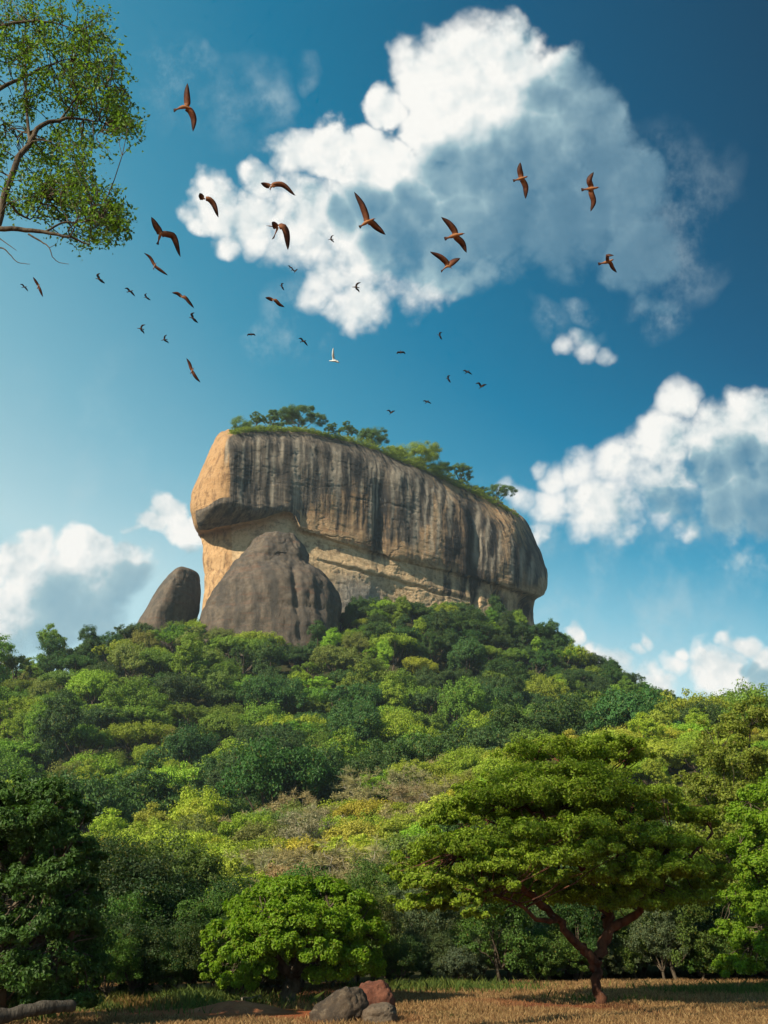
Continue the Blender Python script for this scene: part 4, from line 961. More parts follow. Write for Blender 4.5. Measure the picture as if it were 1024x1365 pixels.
# --- the overhanging tree at the upper left; its trunk stands outside the picture
def overhanging_tree():
    Y = 12.0; rng = np.random.RandomState(46)
    tx, ty = -7.6, 11.2; base = np.array((tx, ty, gz(tx, ty)))
    root = thing('overhanging_tree', base, 'tall tree whose leafy boughs and bare twigs reach in at the upper left', 'tree')
    J = P(-150, 430, Y)
    trunk = np.array([base + (0, 0, -.3), base + (.05, 0, 2.5), base + (-.1, .2, 5), (J + base + (0, 0, 6.5))/2*1.0, J, P(-110, 250, Y + .3), P(-120, 60, Y + .2)])
    trunk[3] = (base + (0, .3, 6.6)); tp = pchip(np.arange(7.0), trunk, np.linspace(0, 6, 30))
    paths = [(tp, np.interp(np.linspace(0, 6, 30), [0, 1, 4, 6], [.34, .26, .16, .06]))]
    L = [[(-150, 430, 0, .11), (-60, 360, 0, .085), (-15, 325, 0, .07), (2, 285, 0, .062), (14, 236, 0, .058), (38, 192, 0, .052), (50, 172, 0, .045), (80, 160, .1, .034), (110, 158, .2, .022), (140, 165, .3, .012)],
         [(40, 188, 0, .034), (36, 150, .2, .028), (35, 108, .3, .022), (36, 70, .4, .014), (50, 40, .5, .008)],
         [(-60, 360, 0, .07), (-20, 306, -.4, .05), (15, 305, -.5, .044), (50, 308, -.5, .036), (85, 314, -.5, .024), (120, 326, -.4, .012)],
         [(60, 309, -.5, .024), (85, 297, -.3, .018), (110, 296, -.2, .012), (135, 290, -.1, .006)],
         [(-110, 250, .3, .07), (-40, 150, .2, .05), (0, 118, .2, .04), (35, 102, .3, .03), (60, 88, .4, .018), (95, 78, .5, .008)],
         [(-120, 120, .2, .06), (-40, 60, .3, .045), (20, 30, .4, .03), (70, 30, .5, .018), (110, 45, .6, .008)],
         [(6, 260, 0, .03), (25, 285, .2, .022), (40, 292, .3, .014), (60, 262, .4, .008)],
         [(38, 312, -.5, .018), (55, 322, -.5, .014), (66, 330, -.5, .010), (70, 342, -.5, .008), (80, 350, -.5, .006), (92, 352, -.5, .004)],
         [(-40, 340, -.4, .03), (0, 330, -.4, .014), (12, 338, -.4, .010), (24, 350, -.4, .007), (40, 352, -.4, .004)],
         [(0, 318, -.4, .010), (14, 328, -.4, .007), (22, 334, -.4, .004)], [(66, 330, -.5, .006), (75, 326, -.5, .004)],
         [(14, 236, 0, .02), (-8, 225, .2, .012), (-30, 220, .2, .01)], [(50, 172, 0, .02), (30, 176, .3, .012), (5, 165, .4, .006)],
         [(80, 160, .1, .02), (105, 130, .2, .014), (140, 115, .3, .008), (165, 120, .3, .005)]]
    limbs = [px_path([(*q[:3], q[3]*.78) for q in l], Y, rng) for l in L]; paths += limbs
    zones = [(30, 20, 60, 36, 15), (90, 30, 55, 34, 15), (120, 70, 40, 32, 12), (70, 75, 50, 34, 13), (15, 70, 40, 30, 9), (140, 100, 28, 26, 9), (110, 115, 44, 28, 12), (160, 145, 24, 24, 9), (165, 165, 18, 16, 6), (130, 148, 34, 22, 9), (60, 130, 36, 24, 7), (20, 140, 30, 34, 4), (90, 165, 26, 14, 3),
             (60, 205, 30, 22, 8), (95, 215, 32, 24, 9), (110, 230, 18, 14, 4), (45, 240, 34, 24, 8), (80, 255, 40, 24, 10), (120, 275, 34, 20, 10), (155, 275, 18, 22, 7), (150, 300, 24, 18, 8), (125, 315, 26, 12, 6), (30, 268, 30, 18, 6), (70, 285, 30, 14, 5), (-20, 200, 40, 80, 8), (-40, 60, 50, 60, 12), (120, 195, 14, 10, 2), (-50, 130, 40, 40, 8), (180, 160, 10, 12, 2), (8, 178, 16, 20, 2)]
    LP = np.concatenate([p for p, _ in limbs[:7] + limbs[11:]]); CC, NN, SS_ = [], [], []
    for px, py, rx, ry, n in zones:
        for _ in range(int(n*1.5)):
            a = rng.rand()*6.283; q = math.sqrt(rng.rand()); c = P(px + rx*q*math.cos(a), py + ry*q*math.sin(a), Y + .4 + rng.normal()*.55)
            k = np.argmin(((LP - c)**2).sum(1)); w = wander(LP[k], c, 6, .07, rng, -.03); paths.append((w, np.linspace(.010, .003, 6)))
            for _s in range(3):
                e = c + sphere_dirs(1, rng)[0]*.22*(.5 + rng.rand()); s0 = w[rng.randint(3, 6)]
                paths.append((wander(s0, e, 4, .08, rng), np.linspace(.005, .002, 4))); m = 15
                t = rng.rand(m, 1)**.7; CC.append(s0 + (e - s0)*t + rng.normal(size=(m, 3))*.055); NN.append(rng.normal(size=(m, 3)) + (0, 0, .5)); SS_.append(.062*(.6 + .8*rng.rand(m)))
    v, q = leaf_arrays(np.concatenate(CC), np.concatenate(NN), np.concatenate(SS_), rng, .6)
    # the leaf mass outside the frame, so that the tree is whole
    v2, q2, _, lr2 = crown_arrays([(P(-190, 40, Y + .6), (2.2, 2.2, 1.5)), (P(-230, 200, Y + .3), (1.9, 2.0, 1.4)), (P(-140, -90, Y + 1.0), (2.2, 2.2, 1.2)), (P(-270, -40, Y), (2, 2, 1.6))], 160, 9000, .09, rng, rc=(.2, .34))
    tv, tq = tube_arrays(paths, 6)
    link('trunk', mesh_np('trunk', tv - base, [tq], [BARK], smooth=True), root)
    link('crown', mesh_np('crown', np.concatenate([v, v2]) - base, [q, q2 + len(v)], [LEAF_TALL], attrs={'leaf': ('FACE', np.concatenate([rng.rand(len(q)), lr2]))}), root)
overhanging_tree()

# --- thickets and small trees along the back of the clearing
def shrub_proto(seed, H, R_, tall):
    rng = np.random.RandomState(seed); lobes = [((0, 0, H*.62), (R_*.75, R_*.75, H*.36))]
    for i in range(9 if tall else 7):
        a = 2*np.pi*i/7 + rng.rand(); q = R_*(.35 + .4*rng.rand()); r = R_*(.32 + .2*rng.rand()); z = H*(.22 + .55*rng.rand()) if tall else H*(.25 + .4*rng.rand())
        lobes.append(((q*np.cos(a), q*np.sin(a), z), (r, r, r*.9)))
    paths = [(wander((0, 0, -.3), (rng.normal()*.2, rng.normal()*.2, H*.55), 6, .05, rng), np.linspace(.11, .05, 6))]
    for c, r in lobes[1:]: paths.append((wander((0, 0, H*.12), c, 6, .06, rng), np.linspace(.05, .012, 6)))
    tv, tq = tube_arrays(paths, 5)
    v, q, cc, lr = crown_arrays(lobes, 240, 18000, .115, rng, rc=(.24, .42), up=-.7, fill=.6)
    return (mesh_np('stems', tv, [tq], [BARK], smooth=True), mesh_np('foliage', v, [q], [LEAF_SHRUB], attrs={'leaf': ('FACE', lr)}))
SHRUBS = [shrub_proto(500, 4.2, 2.4, True), shrub_proto(501, 3.0, 2.2, False), shrub_proto(502, 5.2, 2.3, True), shrub_proto(503, 2.4, 1.9, False)]
SH_COL = dict(dark=(.042, .085, .022), green=(.080, .15, .024), grey=(.085, .125, .055), lime=(.16, .25, .03), olive=(.13, .14, .04))
def edge_y(px): return float(np.interp(px, [-80, 100, 280, 480, 560, 800, 1100], [23.5, 24.8, 27.5, 32, 34.5, 36.5, 35.5]))
spots = []
for row, (dy, sc, step_) in enumerate(((0, .5, 27), (2.2, .72, 34), (4.5, .95, 54), (10, 1.2, 60), (17, 1.35, 66), (26, 1.45, 70))):
    px = -90 + row*17
    while px < 1110:
        spots.append((px + rg.normal()*9, edge_y(px) + dy + rg.rand()*2.2, sc*(.75 + .5*rg.rand()), row)); px += step_*(.8 + .4*rg.rand())
todo = []
for px, Y, sc, row in spots:
    sc *= 1.0 if px > 640 else (.75 + .10*(4 - row)*0) if px < 270 else (.85, .7, .62, .52, .46, .46)[row]
    p = stand(px, Y); k = rg.randint(0, 4) if row < 3 else rg.choice([0, 2, 0, 2, 1])
    u = rg.rand()
    if px < 300: cn = 'dark' if u < .75 else 'green'  # thickets shaded on the left: the shade is put into their leaf colour
    elif px < 560: cn = 'green' if u < .5 else 'dark' if u < .75 else 'olive'
    elif px < 880: cn = 'grey' if u < .4 else 'green' if u < .75 else 'dark'
    else: cn = 'green' if u < .5 else 'lime' if u < .75 else 'dark'
    if row >= 4 and 280 < px < 620: cn = 'olive' if u < .6 else 'green'
    root = thing('shrub', p, None, 'shrub', 'shrubs and thickets behind the clearing', rz=rg.rand()*6.28); root.scale = (sc, sc, sc*(.9 + .3*rg.rand()))
    tint = [float(c*(.85 + .3*rg.rand())) for c in SH_COL[cn]]
    for nm, me in zip(('stems', 'foliage'), SHRUBS[k]):
        o = link(nm, me, root); o['tint'] = tint
    form = ('upright shrub', 'low shrub', 'tall thicket', 'small shrub')[k]
    colr = dict(dark='dark green', green='mid green', grey='greyish green', lime='lime green', olive='olive green')[cn]
    wh = 'left of the bushy tree' if px < 270 else 'behind the bushy tree' if px < 500 else 'right of the bushy tree' if px < 640 else 'behind the umbrella tree' if px < 900 else 'at the right edge'
    rw = ('front row', 'second row', 'third row', 'fourth row', 'fifth row', 'back row')[row]
    todo.append((f'{colr} {form}, {rw}, {wh}', px, 1300, lambda t, o=root: o.__setitem__('label', t)))
unique_labels(todo)
# ------------------------------------------------------------------ stones, log and grass on the clearing
def stone_mat(name, c0, c1, c2):
    m, b, p, out = new_mat(name); g = b.node('ShaderNodeTexCoord').outputs['Object']
    n = b.noise(g, 2.2, 7, .65); n2 = b.noise(g, 9, 6, .7)
    c = b.mix(b.step(n, .35, .65), c0, c1); c = b.mix(b.m('MULTIPLY', b.step(n2, .52, .66), .7), c, c2)
    b.put(p.inputs['Base Color'], c); p.inputs['Roughness'].default_value = .9; p.inputs['Specular IOR Level'].default_value = .2
    bp = b.node('ShaderNodeBump'); bp.inputs['Strength'].default_value = .8; bp.inputs['Distance'].default_value = .03
    b.put(bp.inputs['Height'], b.m('ADD', n2, b.noise(g, 30, 4, .7))); b.put(p.inputs['Normal'], bp.outputs[0]); return m
def stone(c, r, rot, tilt, seed, mat, label, amp=.13):
    n, k = 72, 44; th = np.linspace(0, 2*np.pi, n, endpoint=False); ph = np.linspace(-np.pi/2, np.pi/2, k)
    d = np.stack([np.cos(th)[:, None]*np.cos(ph)[None], np.sin(th)[:, None]*np.cos(ph)[None], np.broadcast_to(np.sin(ph)[None], (n, k))], -1)
    e = np.sign(d)*np.abs(d)**.85
    f = 1 + amp*fbm(d*1.3 + seed*5.1, 3) + .05*fbm(d*5 + seed, 4) - .05*(1 - np.clip(np.abs(fbm(d*1.6 + seed*2, 3))/.06, 0, 1))
    V = e*f[..., None]*np.asarray(r)
    ct, st = math.cos(tilt), math.sin(tilt); V = np.stack([V[..., 0]*ct + V[..., 2]*st, V[..., 1], -V[..., 0]*st + V[..., 2]*ct], -1)
    cr, sr = math.cos(rot), math.sin(rot); V = np.stack([V[..., 0]*cr - V[..., 1]*sr, V[..., 0]*sr + V[..., 1]*cr, V[..., 2]], -1)
    idx = np.arange(n*k).reshape(n, k); nx = np.roll(idx, -1, 0)
    Q = np.stack([idx[:, :-1], nx[:, :-1], nx[:, 1:], idx[:, 1:]], -1).reshape(-1, 4)
    return tag(link('stone', mesh_np('stone', V.reshape(-1, 3), [Q], [mat], smooth=True), loc=c), label, 'stone')
RED_STONE = stone_mat('red brown stone', (.125, .045, .028), (.19, .075, .046), (.05, .03, .024))
GREY_STONE = stone_mat('dark grey stone', (.045, .035, .028), (.095, .068, .048), (.15, .115, .08))
PALE_STONE = stone_mat('pale brown stone', (.10, .07, .05), (.165, .125, .09), (.05, .036, .03))
YG = 21.9
def on_ground(px, Y, up): 
    p = stand(px, Y); p[0] = (px - 512)/F*(Y*CP)/.92; p[2] += up; return p
stone(on_ground(499, YG + .5, .28), (.44, .40, .37), .2, -.1, 3, RED_STONE, 'rounded red brown stone, highest of the three beside the bushy tree')
stone(on_ground(459, YG - .5, .16), (.58, .42, .35), -.3, -.45, 4, GREY_STONE, 'sloping dark grey stone, leftmost and longest of the three beside the bushy tree')
stone(on_ground(506, YG - .75, .10), (.34, .30, .22), .1, -.15, 5, PALE_STONE, 'small pale brown stone lying in front of the red brown one')
def log(px0, py0, px1, py1, Y0, Y1, r0, r1, seed, label, mat):
    rng = np.random.RandomState(seed); a, c = P(px0, py0, Y0), P(px1, py1, Y1); n = 40
    p = wander(a, c, n, .02, rng); rad = np.linspace(r0, r1, n)*(1 + .18*fbm(np.stack([np.linspace(0, 7, n), np.zeros(n), np.zeros(n)], -1) + seed, 3))
    v, q = tube_arrays([(p, rad)], 16); v += .18*r0*fbm(v*3.0/r0*.3, 4)[:, None]*np.array((.3, .3, 1))
    caps = np.array([[0] + list(range(15, 0, -1)), [len(v) - 16 + i for i in range(16)]])
    return tag(link('fallen_log', mesh_np('fallen_log', v - a, [q, caps], [mat], smooth=True), loc=a), label, 'log')
log(-60, 1376, 98, 1341, 18.2, 19.4, .13, .09, 8, 'long grey weathered log lying in the lower left corner', bark_mat('weathered wood', (.045, .037, .03), (.10, .085, .07), 8))
log(322, 1333, 348, 1329, 27.0, 27.4, .055, .045, 9, 'short pale branch lying in the grass under the bushy tree', BARK_PALE)
def mound():
    p = stand(345, 24.3); n, k = 48, 14; th = np.linspace(0, 2*np.pi, n, endpoint=False); rr = np.linspace(0, 1, k)
    x = np.cos(th)[:, None]*rr*1.5; y = np.sin(th)[:, None]*rr*.9; z = .24*(1 - ss(rr, .0, 1))[None] + .05*fbm(np.stack([x*2, y*2, 0*x], -1), 4)*(1 - rr)[None] - .03
    V = np.stack([x, y, z], -1); idx = np.arange(n*k).reshape(n, k); nx = np.roll(idx, -1, 0)
    Q = np.stack([idx[:, :-1], idx[:, 1:], nx[:, 1:], nx[:, :-1]], -1).reshape(-1, 4)
    o = link('dirt_mound', mesh_np('dirt_mound', V.reshape(-1, 3), [Q], [stone_mat('red earth', (.22, .075, .035), (.33, .13, .06), (.15, .06, .03))], smooth=True), loc=p)
    tag(o, 'low mound of bare red earth between the bushy tree and the picture edge', 'mound')
mound()
def grass_mat(name, cols):
    m, b, p, out = new_mat(name)
    rnd = b.node('ShaderNodeAttribute', attribute_name='leaf').outputs['Fac']
    c = b.ramp(rnd, [(i/(len(cols) - 1), c) for i, c in enumerate(cols)])
    g = b.node('ShaderNodeTexCoord').outputs['Object']
    c = b.mix(b.m('MULTIPLY', b.step(b.noise(g, .22, 3, .5), .52, .66), .6), c, (.30, .11, .05))
    b.put(p.inputs['Base Color'], c); p.inputs['Roughness'].default_value = .7; p.inputs['Specular IOR Level'].default_value = .2
    tr = b.node('ShaderNodeBsdfTranslucent'); b.put(tr.inputs[0], c); ms = b.node('ShaderNodeMixShader'); ms.inputs[0].default_value = .35
    b.put(ms.inputs[1], p.outputs[0]); b.put(ms.inputs[2], tr.outputs[0]); b.put(out.inputs['Surface'], ms.outputs[0]); return m
def blades(n, pts, h, w, rng):
    a = rng.rand(n)*6.283; d = np.stack([np.cos(a), np.sin(a), 0*a], -1); lean = rng.normal(size=(n, 3))*.45*h[:, None]; lean[:, 2] = 0
    mid = pts + lean*.35 + np.stack([0*a, 0*a, h*.6], -1); tip = pts + lean + np.stack([0*a, 0*a, h], -1)
    v = np.stack([pts - d*w, pts + d*w, mid + d*w*.7, tip, mid - d*w*.7], 1).reshape(-1, 3)
    i = np.arange(n)*5
    return v, np.stack([i, i + 1, i + 2, i + 3, i + 4], 1)
def grass(name, n, label, region, hgt, cols, seed, kind='stuff', w=.010):
    rng = np.random.RandomState(seed); p = region(rng, n); z = ground_z(p[:, 0], p[:, 1]); pts = np.stack([p[:, 0], p[:, 1], z - .01], -1)
    n = len(pts); dens = .6 + .8*np.clip(fbm(np.stack([p[:, 0]/1.3, p[:, 1]/1.3, 0*z], -1), 3) + .4, 0, 1)
    v, q = blades(n, pts, hgt*(.5 + rng.rand(n))*dens, w*(.6 + .8*rng.rand(n))[:, None], rng)
    o = link(name, mesh_np(name, v, [q], [grass_mat(name + ' blades', cols)], attrs={'leaf': ('FACE', rng.rand(n))})); return tag(o, label, None, None, kind)
def field_region(rng, n):
    y = 19.5 + 20*rng.rand(n)**1.1; x = (rng.rand(n)*2 - 1)*(y*.42 + 1.5); keep = y < np.interp(x/y*F*.93 + 512, [-80, 100, 280, 480, 560, 800, 1100], [23.5, 24.8, 27.5, 32, 34.5, 36.5, 35.5]) + 1.0
    nz = fbm(np.stack([x/2.5, y/2.5, 0*x + 9], -1), 3); keep &= (rng.rand(n) < .55 + .7*nz) & (np.hypot((x + 3.0)*.36, (y - 23.6)*.6) + .25*nz > .85)
    return np.stack([x, y], -1)[keep]
grass('dry_grass', 230000, 'short dry golden brown grass covering the clearing', field_region, .075, [(.16, .09, .04), (.31, .18, .08), (.43, .29, .13), (.25, .135, .06)], 61)
def patch_region(rng, n):
    out = []
    for px, Y, rx, ry, s in ((585, 32.5, 2.2, 1.6, 1.0), (930, 31.0, 2.6, 1.1, .8), (770, 27.0, 1.6, .6, .35), (210, 26.0, 2.8, 1.8, .9), (300, 27.5, 2.4, 1.4, .8), (120, 22.0, .8, .6, .4), (1010, 27, 1.2, .7, .3)):
        m = int(n*s*rx*ry/30); c = stand(px, Y); q = rng.normal(size=(m, 2))*.55; out.append(np.stack([c[0] + q[:, 0]*rx, c[1] + q[:, 1]*ry], -1))
    return np.concatenate(out)
grass('green_grass', 26000, 'taller green grass in patches along the back of the clearing', patch_region, .20, [(.05, .09, .02), (.10, .15, .03), (.17, .20, .04)], 62, w=.012)

# ------------------------------------------------------------------ what grows on top of the great rock
def brink(px):
    """ground point on the rock's top a little behind its upper edge, at photo column px"""
    top = [(c[0][7], c[0][6]) if False else (c[7], c[6]) for c in ROCK_COLS[:12]]
    xs = np.array([a[0] for a, _ in top]); order = np.argsort(xs)
    py = np.interp(px, xs[order], np.array([.35*a[1] + .65*c[1] for a, c in top])[order]); o = np.interp(px, xs[order], np.array([.35*a[2] + .65*c[2] for a, c in top])[order])
    return on_face(px, py, o)
def crest_tree(px, w, h, kind, label, seed, col, dens=1.0, back=0.0):
    """a tree on the brink: w, h in photo pixels"""
    rng = np.random.RandomState(seed); b0 = brink(px) - np.array((*NF, 0))*back + np.array((0, 0, -.6)); u = (b0[1]*CP + (b0[2] - CAMZ)*SP)/F; W, H = w*u/2*1.12, h*u*1.12 + .6
    lobes = []
    if kind == 'umbrella':
        for i in range(9):
            a = rng.rand()*6.28; q = W*(.25 + .6*rng.rand()); lobes.append(((q*np.cos(a), q*np.sin(a), H*(.86 - .30*(q/W)**2) - .12*H*rng.rand()), (W*.36, W*.36, H*.12)))
        lobes.append(((0, 0, H*.88), (W*.5, W*.5, H*.11)))
    elif kind == 'round':
        lobes.append(((0, 0, H*.6), (W*.75, W*.75, H*.38)))
        for i in range(7):
            a = rng.rand()*6.28; lobes.append(((W*.6*np.cos(a), W*.6*np.sin(a), H*(.35 + .4*rng.rand())), (W*.42, W*.42, H*.24)))
    else:
        for i in range(8):
            a = rng.rand()*6.28; q = W*.75*rng.rand()**.5; lobes.append(((q*np.cos(a), q*np.sin(a), H*(.55 + .38*rng.rand())), (W*.3, W*.3, H*.11)))
    fork = np.array((rng.normal()*.1*W, rng.normal()*.1*W, H*(.3 if kind != 'round' else .2)))
    paths = [(wander((0, 0, 0), fork, 5, .06, rng), np.linspace(.028*H, .02*H, 5))] + [(wander(fork, np.array(c), 6, .07, rng, -.05), np.linspace(.014*H, .004*H, 6)) for c, r in lobes]
    tv, tq = tube_arrays(paths, 6); nl = int((5200 if kind != 'round' else 8000)*dens*max(.5, (W*H)/45))
    v, q, cc, lr = crown_arrays(lobes, int(90*dens) + 50, nl, .36, rng, rc=(.26, .46), up=-.3)
    root = thing('crest_tree', b0, label, 'tree', 'trees on top of the great rock')
    link('trunk', mesh_np('trunk', tv, [tq], [BARK], smooth=True), root)
    o = link('crown', mesh_np('crown', v, [q], [LEAF_FOREST], attrs={'leaf': ('FACE', lr)}), root); o['tint'] = list(col)
TC = dict(d=(.115, .195, .055), m=(.17, .26, .045), l=(.26, .33, .04))
for px, w, h, kind, lab, col, dens, back in (
  (322, 28, 24, 'round', 'small round tree at the left brink of the great rock', 'm', 1, 2), (347, 34, 26, 'loose', 'thin see-through tree right of the small round one on the rock top', 'd', .7, 4),
  (368, 36, 30, 'loose', 'loose leafy tree just left of the tallest crown on the rock', 'd', 1.0, 6), (404, 66, 38, 'umbrella', 'widest umbrella-shaped tree, highest on the rock top', 'd', 1.5, 6),
  (447, 24, 24, 'loose', 'small airy tree right of the widest umbrella tree on the rock', 'd', .8, 3), (467, 28, 30, 'loose', 'feathery blue green tree midway between umbrella and dark round crowns', 'd', 1.0, 3),
  (503, 36, 36, 'round', 'dark round tree on the rock top where the brink begins to fall', 'd', 1.0, 4), (560, 66, 38, 'round', 'broad yellow green bushy crown over the middle of the brink', 'l', 1.3, 5),
  (590, 34, 26, 'round', 'dark bush pressed against the broad yellow green crown', 'm', 1, 3), (617, 40, 34, 'umbrella', 'slanting open tree on the falling brink of the rock', 'd', .8, 2),
  (640, 20, 18, 'round', 'little round bush low between the slanting and the last tree', 'm', .8, 1), (668, 50, 32, 'umbrella', 'last thin umbrella tree at the right end of the rock top', 'd', .7, 2)):
    crest_tree(px, w, h, kind, lab, int(px), TC[col], dens, back)
def brink_scrub():
    """low growth along the upper edge, hanging a little over it"""
    rng = np.random.RandomState(77); C, N_, S_ = [], [], []
    for px in np.arange(308, 690, 1.2):
        amt = np.interp(px, [308, 330, 380, 410, 440, 480, 540, 600, 660, 690], [2.0, 2.4, 1.5, 2.0, 1.8, 3.2, 4.0, 3.8, 3.0, 1.2]); b0 = brink(px)
        for _ in range(rng.poisson(6)):
            c = b0 + np.array((*(NF*(rng.rand()*6*min(amt, 1.5) - 4.5)), 0)); c[2] += -.25*max(0, (c[:2] - b0[:2]) @ NF) + amt*rng.rand()*1.1 - .2; r = .5 + .7*rng.rand()*amt**.5; m = 34
            d = sphere_dirs(m, rng, -.3); C.append(c + d*r*rng.rand(m, 1)**.5*np.array((1, 1, .8))); N_.append(d + rng.normal(size=(m, 3))*.6 + (0, 0, .4)); S_.append(.42*(.6 + .7*rng.rand(m)))
    C = np.concatenate(C); v, q = leaf_arrays(C, np.concatenate(N_), np.concatenate(S_), rng, .6)
    o = link('brink_scrub', mesh_np('brink_scrub', v, [q], [LEAF_FOREST], attrs={'leaf': ('FACE', rng.rand(len(q)))})); o['tint'] = [.25, .32, .045]
    tag(o, 'low yellow green scrub along the upper brink of the great rock', 'scrub', None, 'stuff')
brink_scrub()

# ------------------------------------------------------------------ birds
def bird_mat():
    m, b, p, out = new_mat('brown plumage'); a = b.node('ShaderNodeAttribute', attribute_name='part').outputs['Fac']
    g = b.node('ShaderNodeTexCoord').outputs['Object']; n = b.noise(g, 22, 4, .6); n2 = b.noise(b.v('MULTIPLY', g, (1, 1, 1)), 60, 3, .6)
    c = b.ramp(a, [(0, (.30, .125, .05)), (.35, (.19, .072, .034)), (.7, (.09, .032, .02)), (1, (.02, .012, .011))])
    c = b.v('SCALE', c, b.m('MULTIPLY_ADD', b.m('ADD', n, b.m('MULTIPLY', n2, .5)), 1.3, .1))
    b.put(p.inputs['Base Color'], c); p.inputs['Roughness'].default_value = .7; p.inputs['Specular IOR Level'].default_value = .2; return m
def pale_mat():
    m, b, p, out = new_mat('white plumage'); g = b.node('ShaderNodeTexCoord').outputs['Object']
    b.put(p.inputs['Base Color'], b.mix(b.noise(g, 12, 3, .5), (.75, .75, .75), (.86, .85, .82))); p.inputs['Roughness'].default_value = .6; return m
BIRD, PALE_BIRD = bird_mat(), pale_mat()
DARK_BIRD = bird_mat(); DARK_BIRD.name = 'blackish plumage'
for nd in DARK_BIRD.node_tree.nodes:
    if nd.type == 'VALTORGB':
        for e in nd.color_ramp.elements: e.color = (*[c*.22 for c in e.color[:3]], 1)
CR, CU, CF = np.array((1.0, 0, 0)), np.array((0, -SP, CP)), np.array((0, CP, SP))       # the camera's right, up and forward
def bird_mesh(B, H, T, wings, chord, mat, tail=1.0):
    """B, H, T: body, head, tail tip; wings: lists of (x, y, depth) from root to tip; all in photo pixels about the body, y up; depth away from the viewer"""
    V, Q, A, base = [], [], [], 0
    B, H, T = (np.array((*p, 0.0)) if len(p) == 2 else np.array(p, float) for p in (B, H, T))
    ax = H - T; L = np.linalg.norm(ax)
    # body: beak, head, neck, breast, belly, tail root, tail fan
    t = np.array([0, .04, .10, .16, .24, .36, .50, .64, .74, .84, .93, 1.0]); r = np.array([.004, .014, .050, .056, .062, .095, .105, .085, .055, .045, .060*tail, .052*tail])
    mid = pchip(np.array([0, .45, 1.0]), np.stack([H, B, T]), t); rr = np.maximum(r*max(L, chord*2.0), .25)
    k = 10; th = np.linspace(0, 2*np.pi, k, endpoint=False); d = ax/(L + 1e-9); s1 = np.cross(d, (0, 0, 1.0)); s1 /= np.linalg.norm(s1) + 1e-9; s2 = np.cross(d, s1)
    flat = np.array([1, 1, 1, 1, 1, 1, 1, 1, .8, .5, .22, .12]); wide = np.array([1]*9 + [1.1, 1.5, 1.8])
    ring = mid[:, None] + rr[:, None, None]*(wide[:, None, None]*np.cos(th)[None, :, None]*s1 + flat[:, None, None]*np.sin(th)[None, :, None]*s2)
    n = len(t); V.append(ring.reshape(-1, 3)); i = np.arange(n - 1)[:, None]*k + np.arange(k)[None]; j = np.arange(n - 1)[:, None]*k + (np.arange(k)[None] + 1) % k
    Q.append(np.stack([i, j, j + k, i + k], -1).reshape(-1, 4)); A.append(np.repeat(np.array([.9, .5, .3, .15, .1, 0, 0, .1, .3, .6, .85, 1.0]), k)); base = n*k
    for w in wings:
        w = np.array([(*p, 0) if len(p) == 2 else p for p in w], float); m = 12; tt = np.linspace(0, 1, m); w = np.concatenate([B[None]*.65 + w[:1]*.35, w])
        seg = np.concatenate(([0], np.cumsum(np.linalg.norm(np.diff(w, axis=0), axis=1)))); c = pchip(seg/seg[-1], w, tt)
        tan = np.gradient(c, axis=0); tan /= np.linalg.norm(tan, axis=1)[:, None]; ch = np.cross(tan, (0, 0, 1.0)); ch /= np.linalg.norm(ch, axis=1)[:, None] + 1e-9
        if (ch.mean(0) @ ax) < 0: ch = -ch                 # leading edge towards the head
        wd = chord*np.interp(tt, [0, .12, .35, .6, .8, .93, 1], [.80, .95, 1.0, .86, .58, .28, .03])
        up = np.cross(tan, ch); th_ = wd*.10 + .12
        lead, trail = c + ch*(wd*.42)[:, None], c - ch*(wd*.58)[:, None]; top = c + up*th_[:, None] + ch*(wd*.12)[:, None]; bot = c - up*th_[:, None]*.5 + ch*(wd*.12)[:, None]
        ring = np.stack([lead, top, trail, bot], 1); V.append(ring.reshape(-1, 3)); i = np.arange(m - 1)[:, None]*4 + np.arange(4)[None]; j = np.arange(m - 1)[:, None]*4 + (np.arange(4)[None] + 1) % 4
        Q.append(np.stack([i, j, j + 4, i + 4], -1).reshape(-1, 4) + base); base += m*4
        e = np.interp(tt, [0, .3, .75, 1], [.15, .35, .72, 1.0]); A.append(np.stack([np.minimum(e + .25, 1), e, np.minimum(e + .35, 1), e*.9], 1).ravel())
    return np.concatenate(V), np.concatenate(Q), np.concatenate(A)
def add_bird(px, py, depth, spec, label, scale=1.0, mat=None, mir=False, turn=0.0):
    """spec in photo pixels with y down, absolute when 'abs' else about the body"""
    H, T, wings, chord = spec; w = depth; u = w/F*scale
    c_, s_ = math.cos(turn), math.sin(turn)
    def loc(p):
        x, y = p[0]*(-1 if mir else 1), -p[1]; z = p[2] if len(p) > 2 else 0.0
        return (x*c_ - y*s_, x*s_ + y*c_, z)
    v, q, a = bird_mesh((0, 0), loc(H), loc(T), [[loc(p) for p in wg] for wg in wings], chord, mat)
    v = (v[:, :1]*CR + v[:, 1:2]*CU + v[:, 2:]*CF)*u
    d = D(px, py); pos = np.array((0, 0, CAMZ)) + d*w           # d has unit length along the camera's forward axis
    o = link('bird', mesh_np('bird', v, [q], [mat or BIRD], smooth=True, attrs={'part': ('POINT', a)}), loc=pos)
    return tag(o, label, 'bird', 'birds flying over the rock')
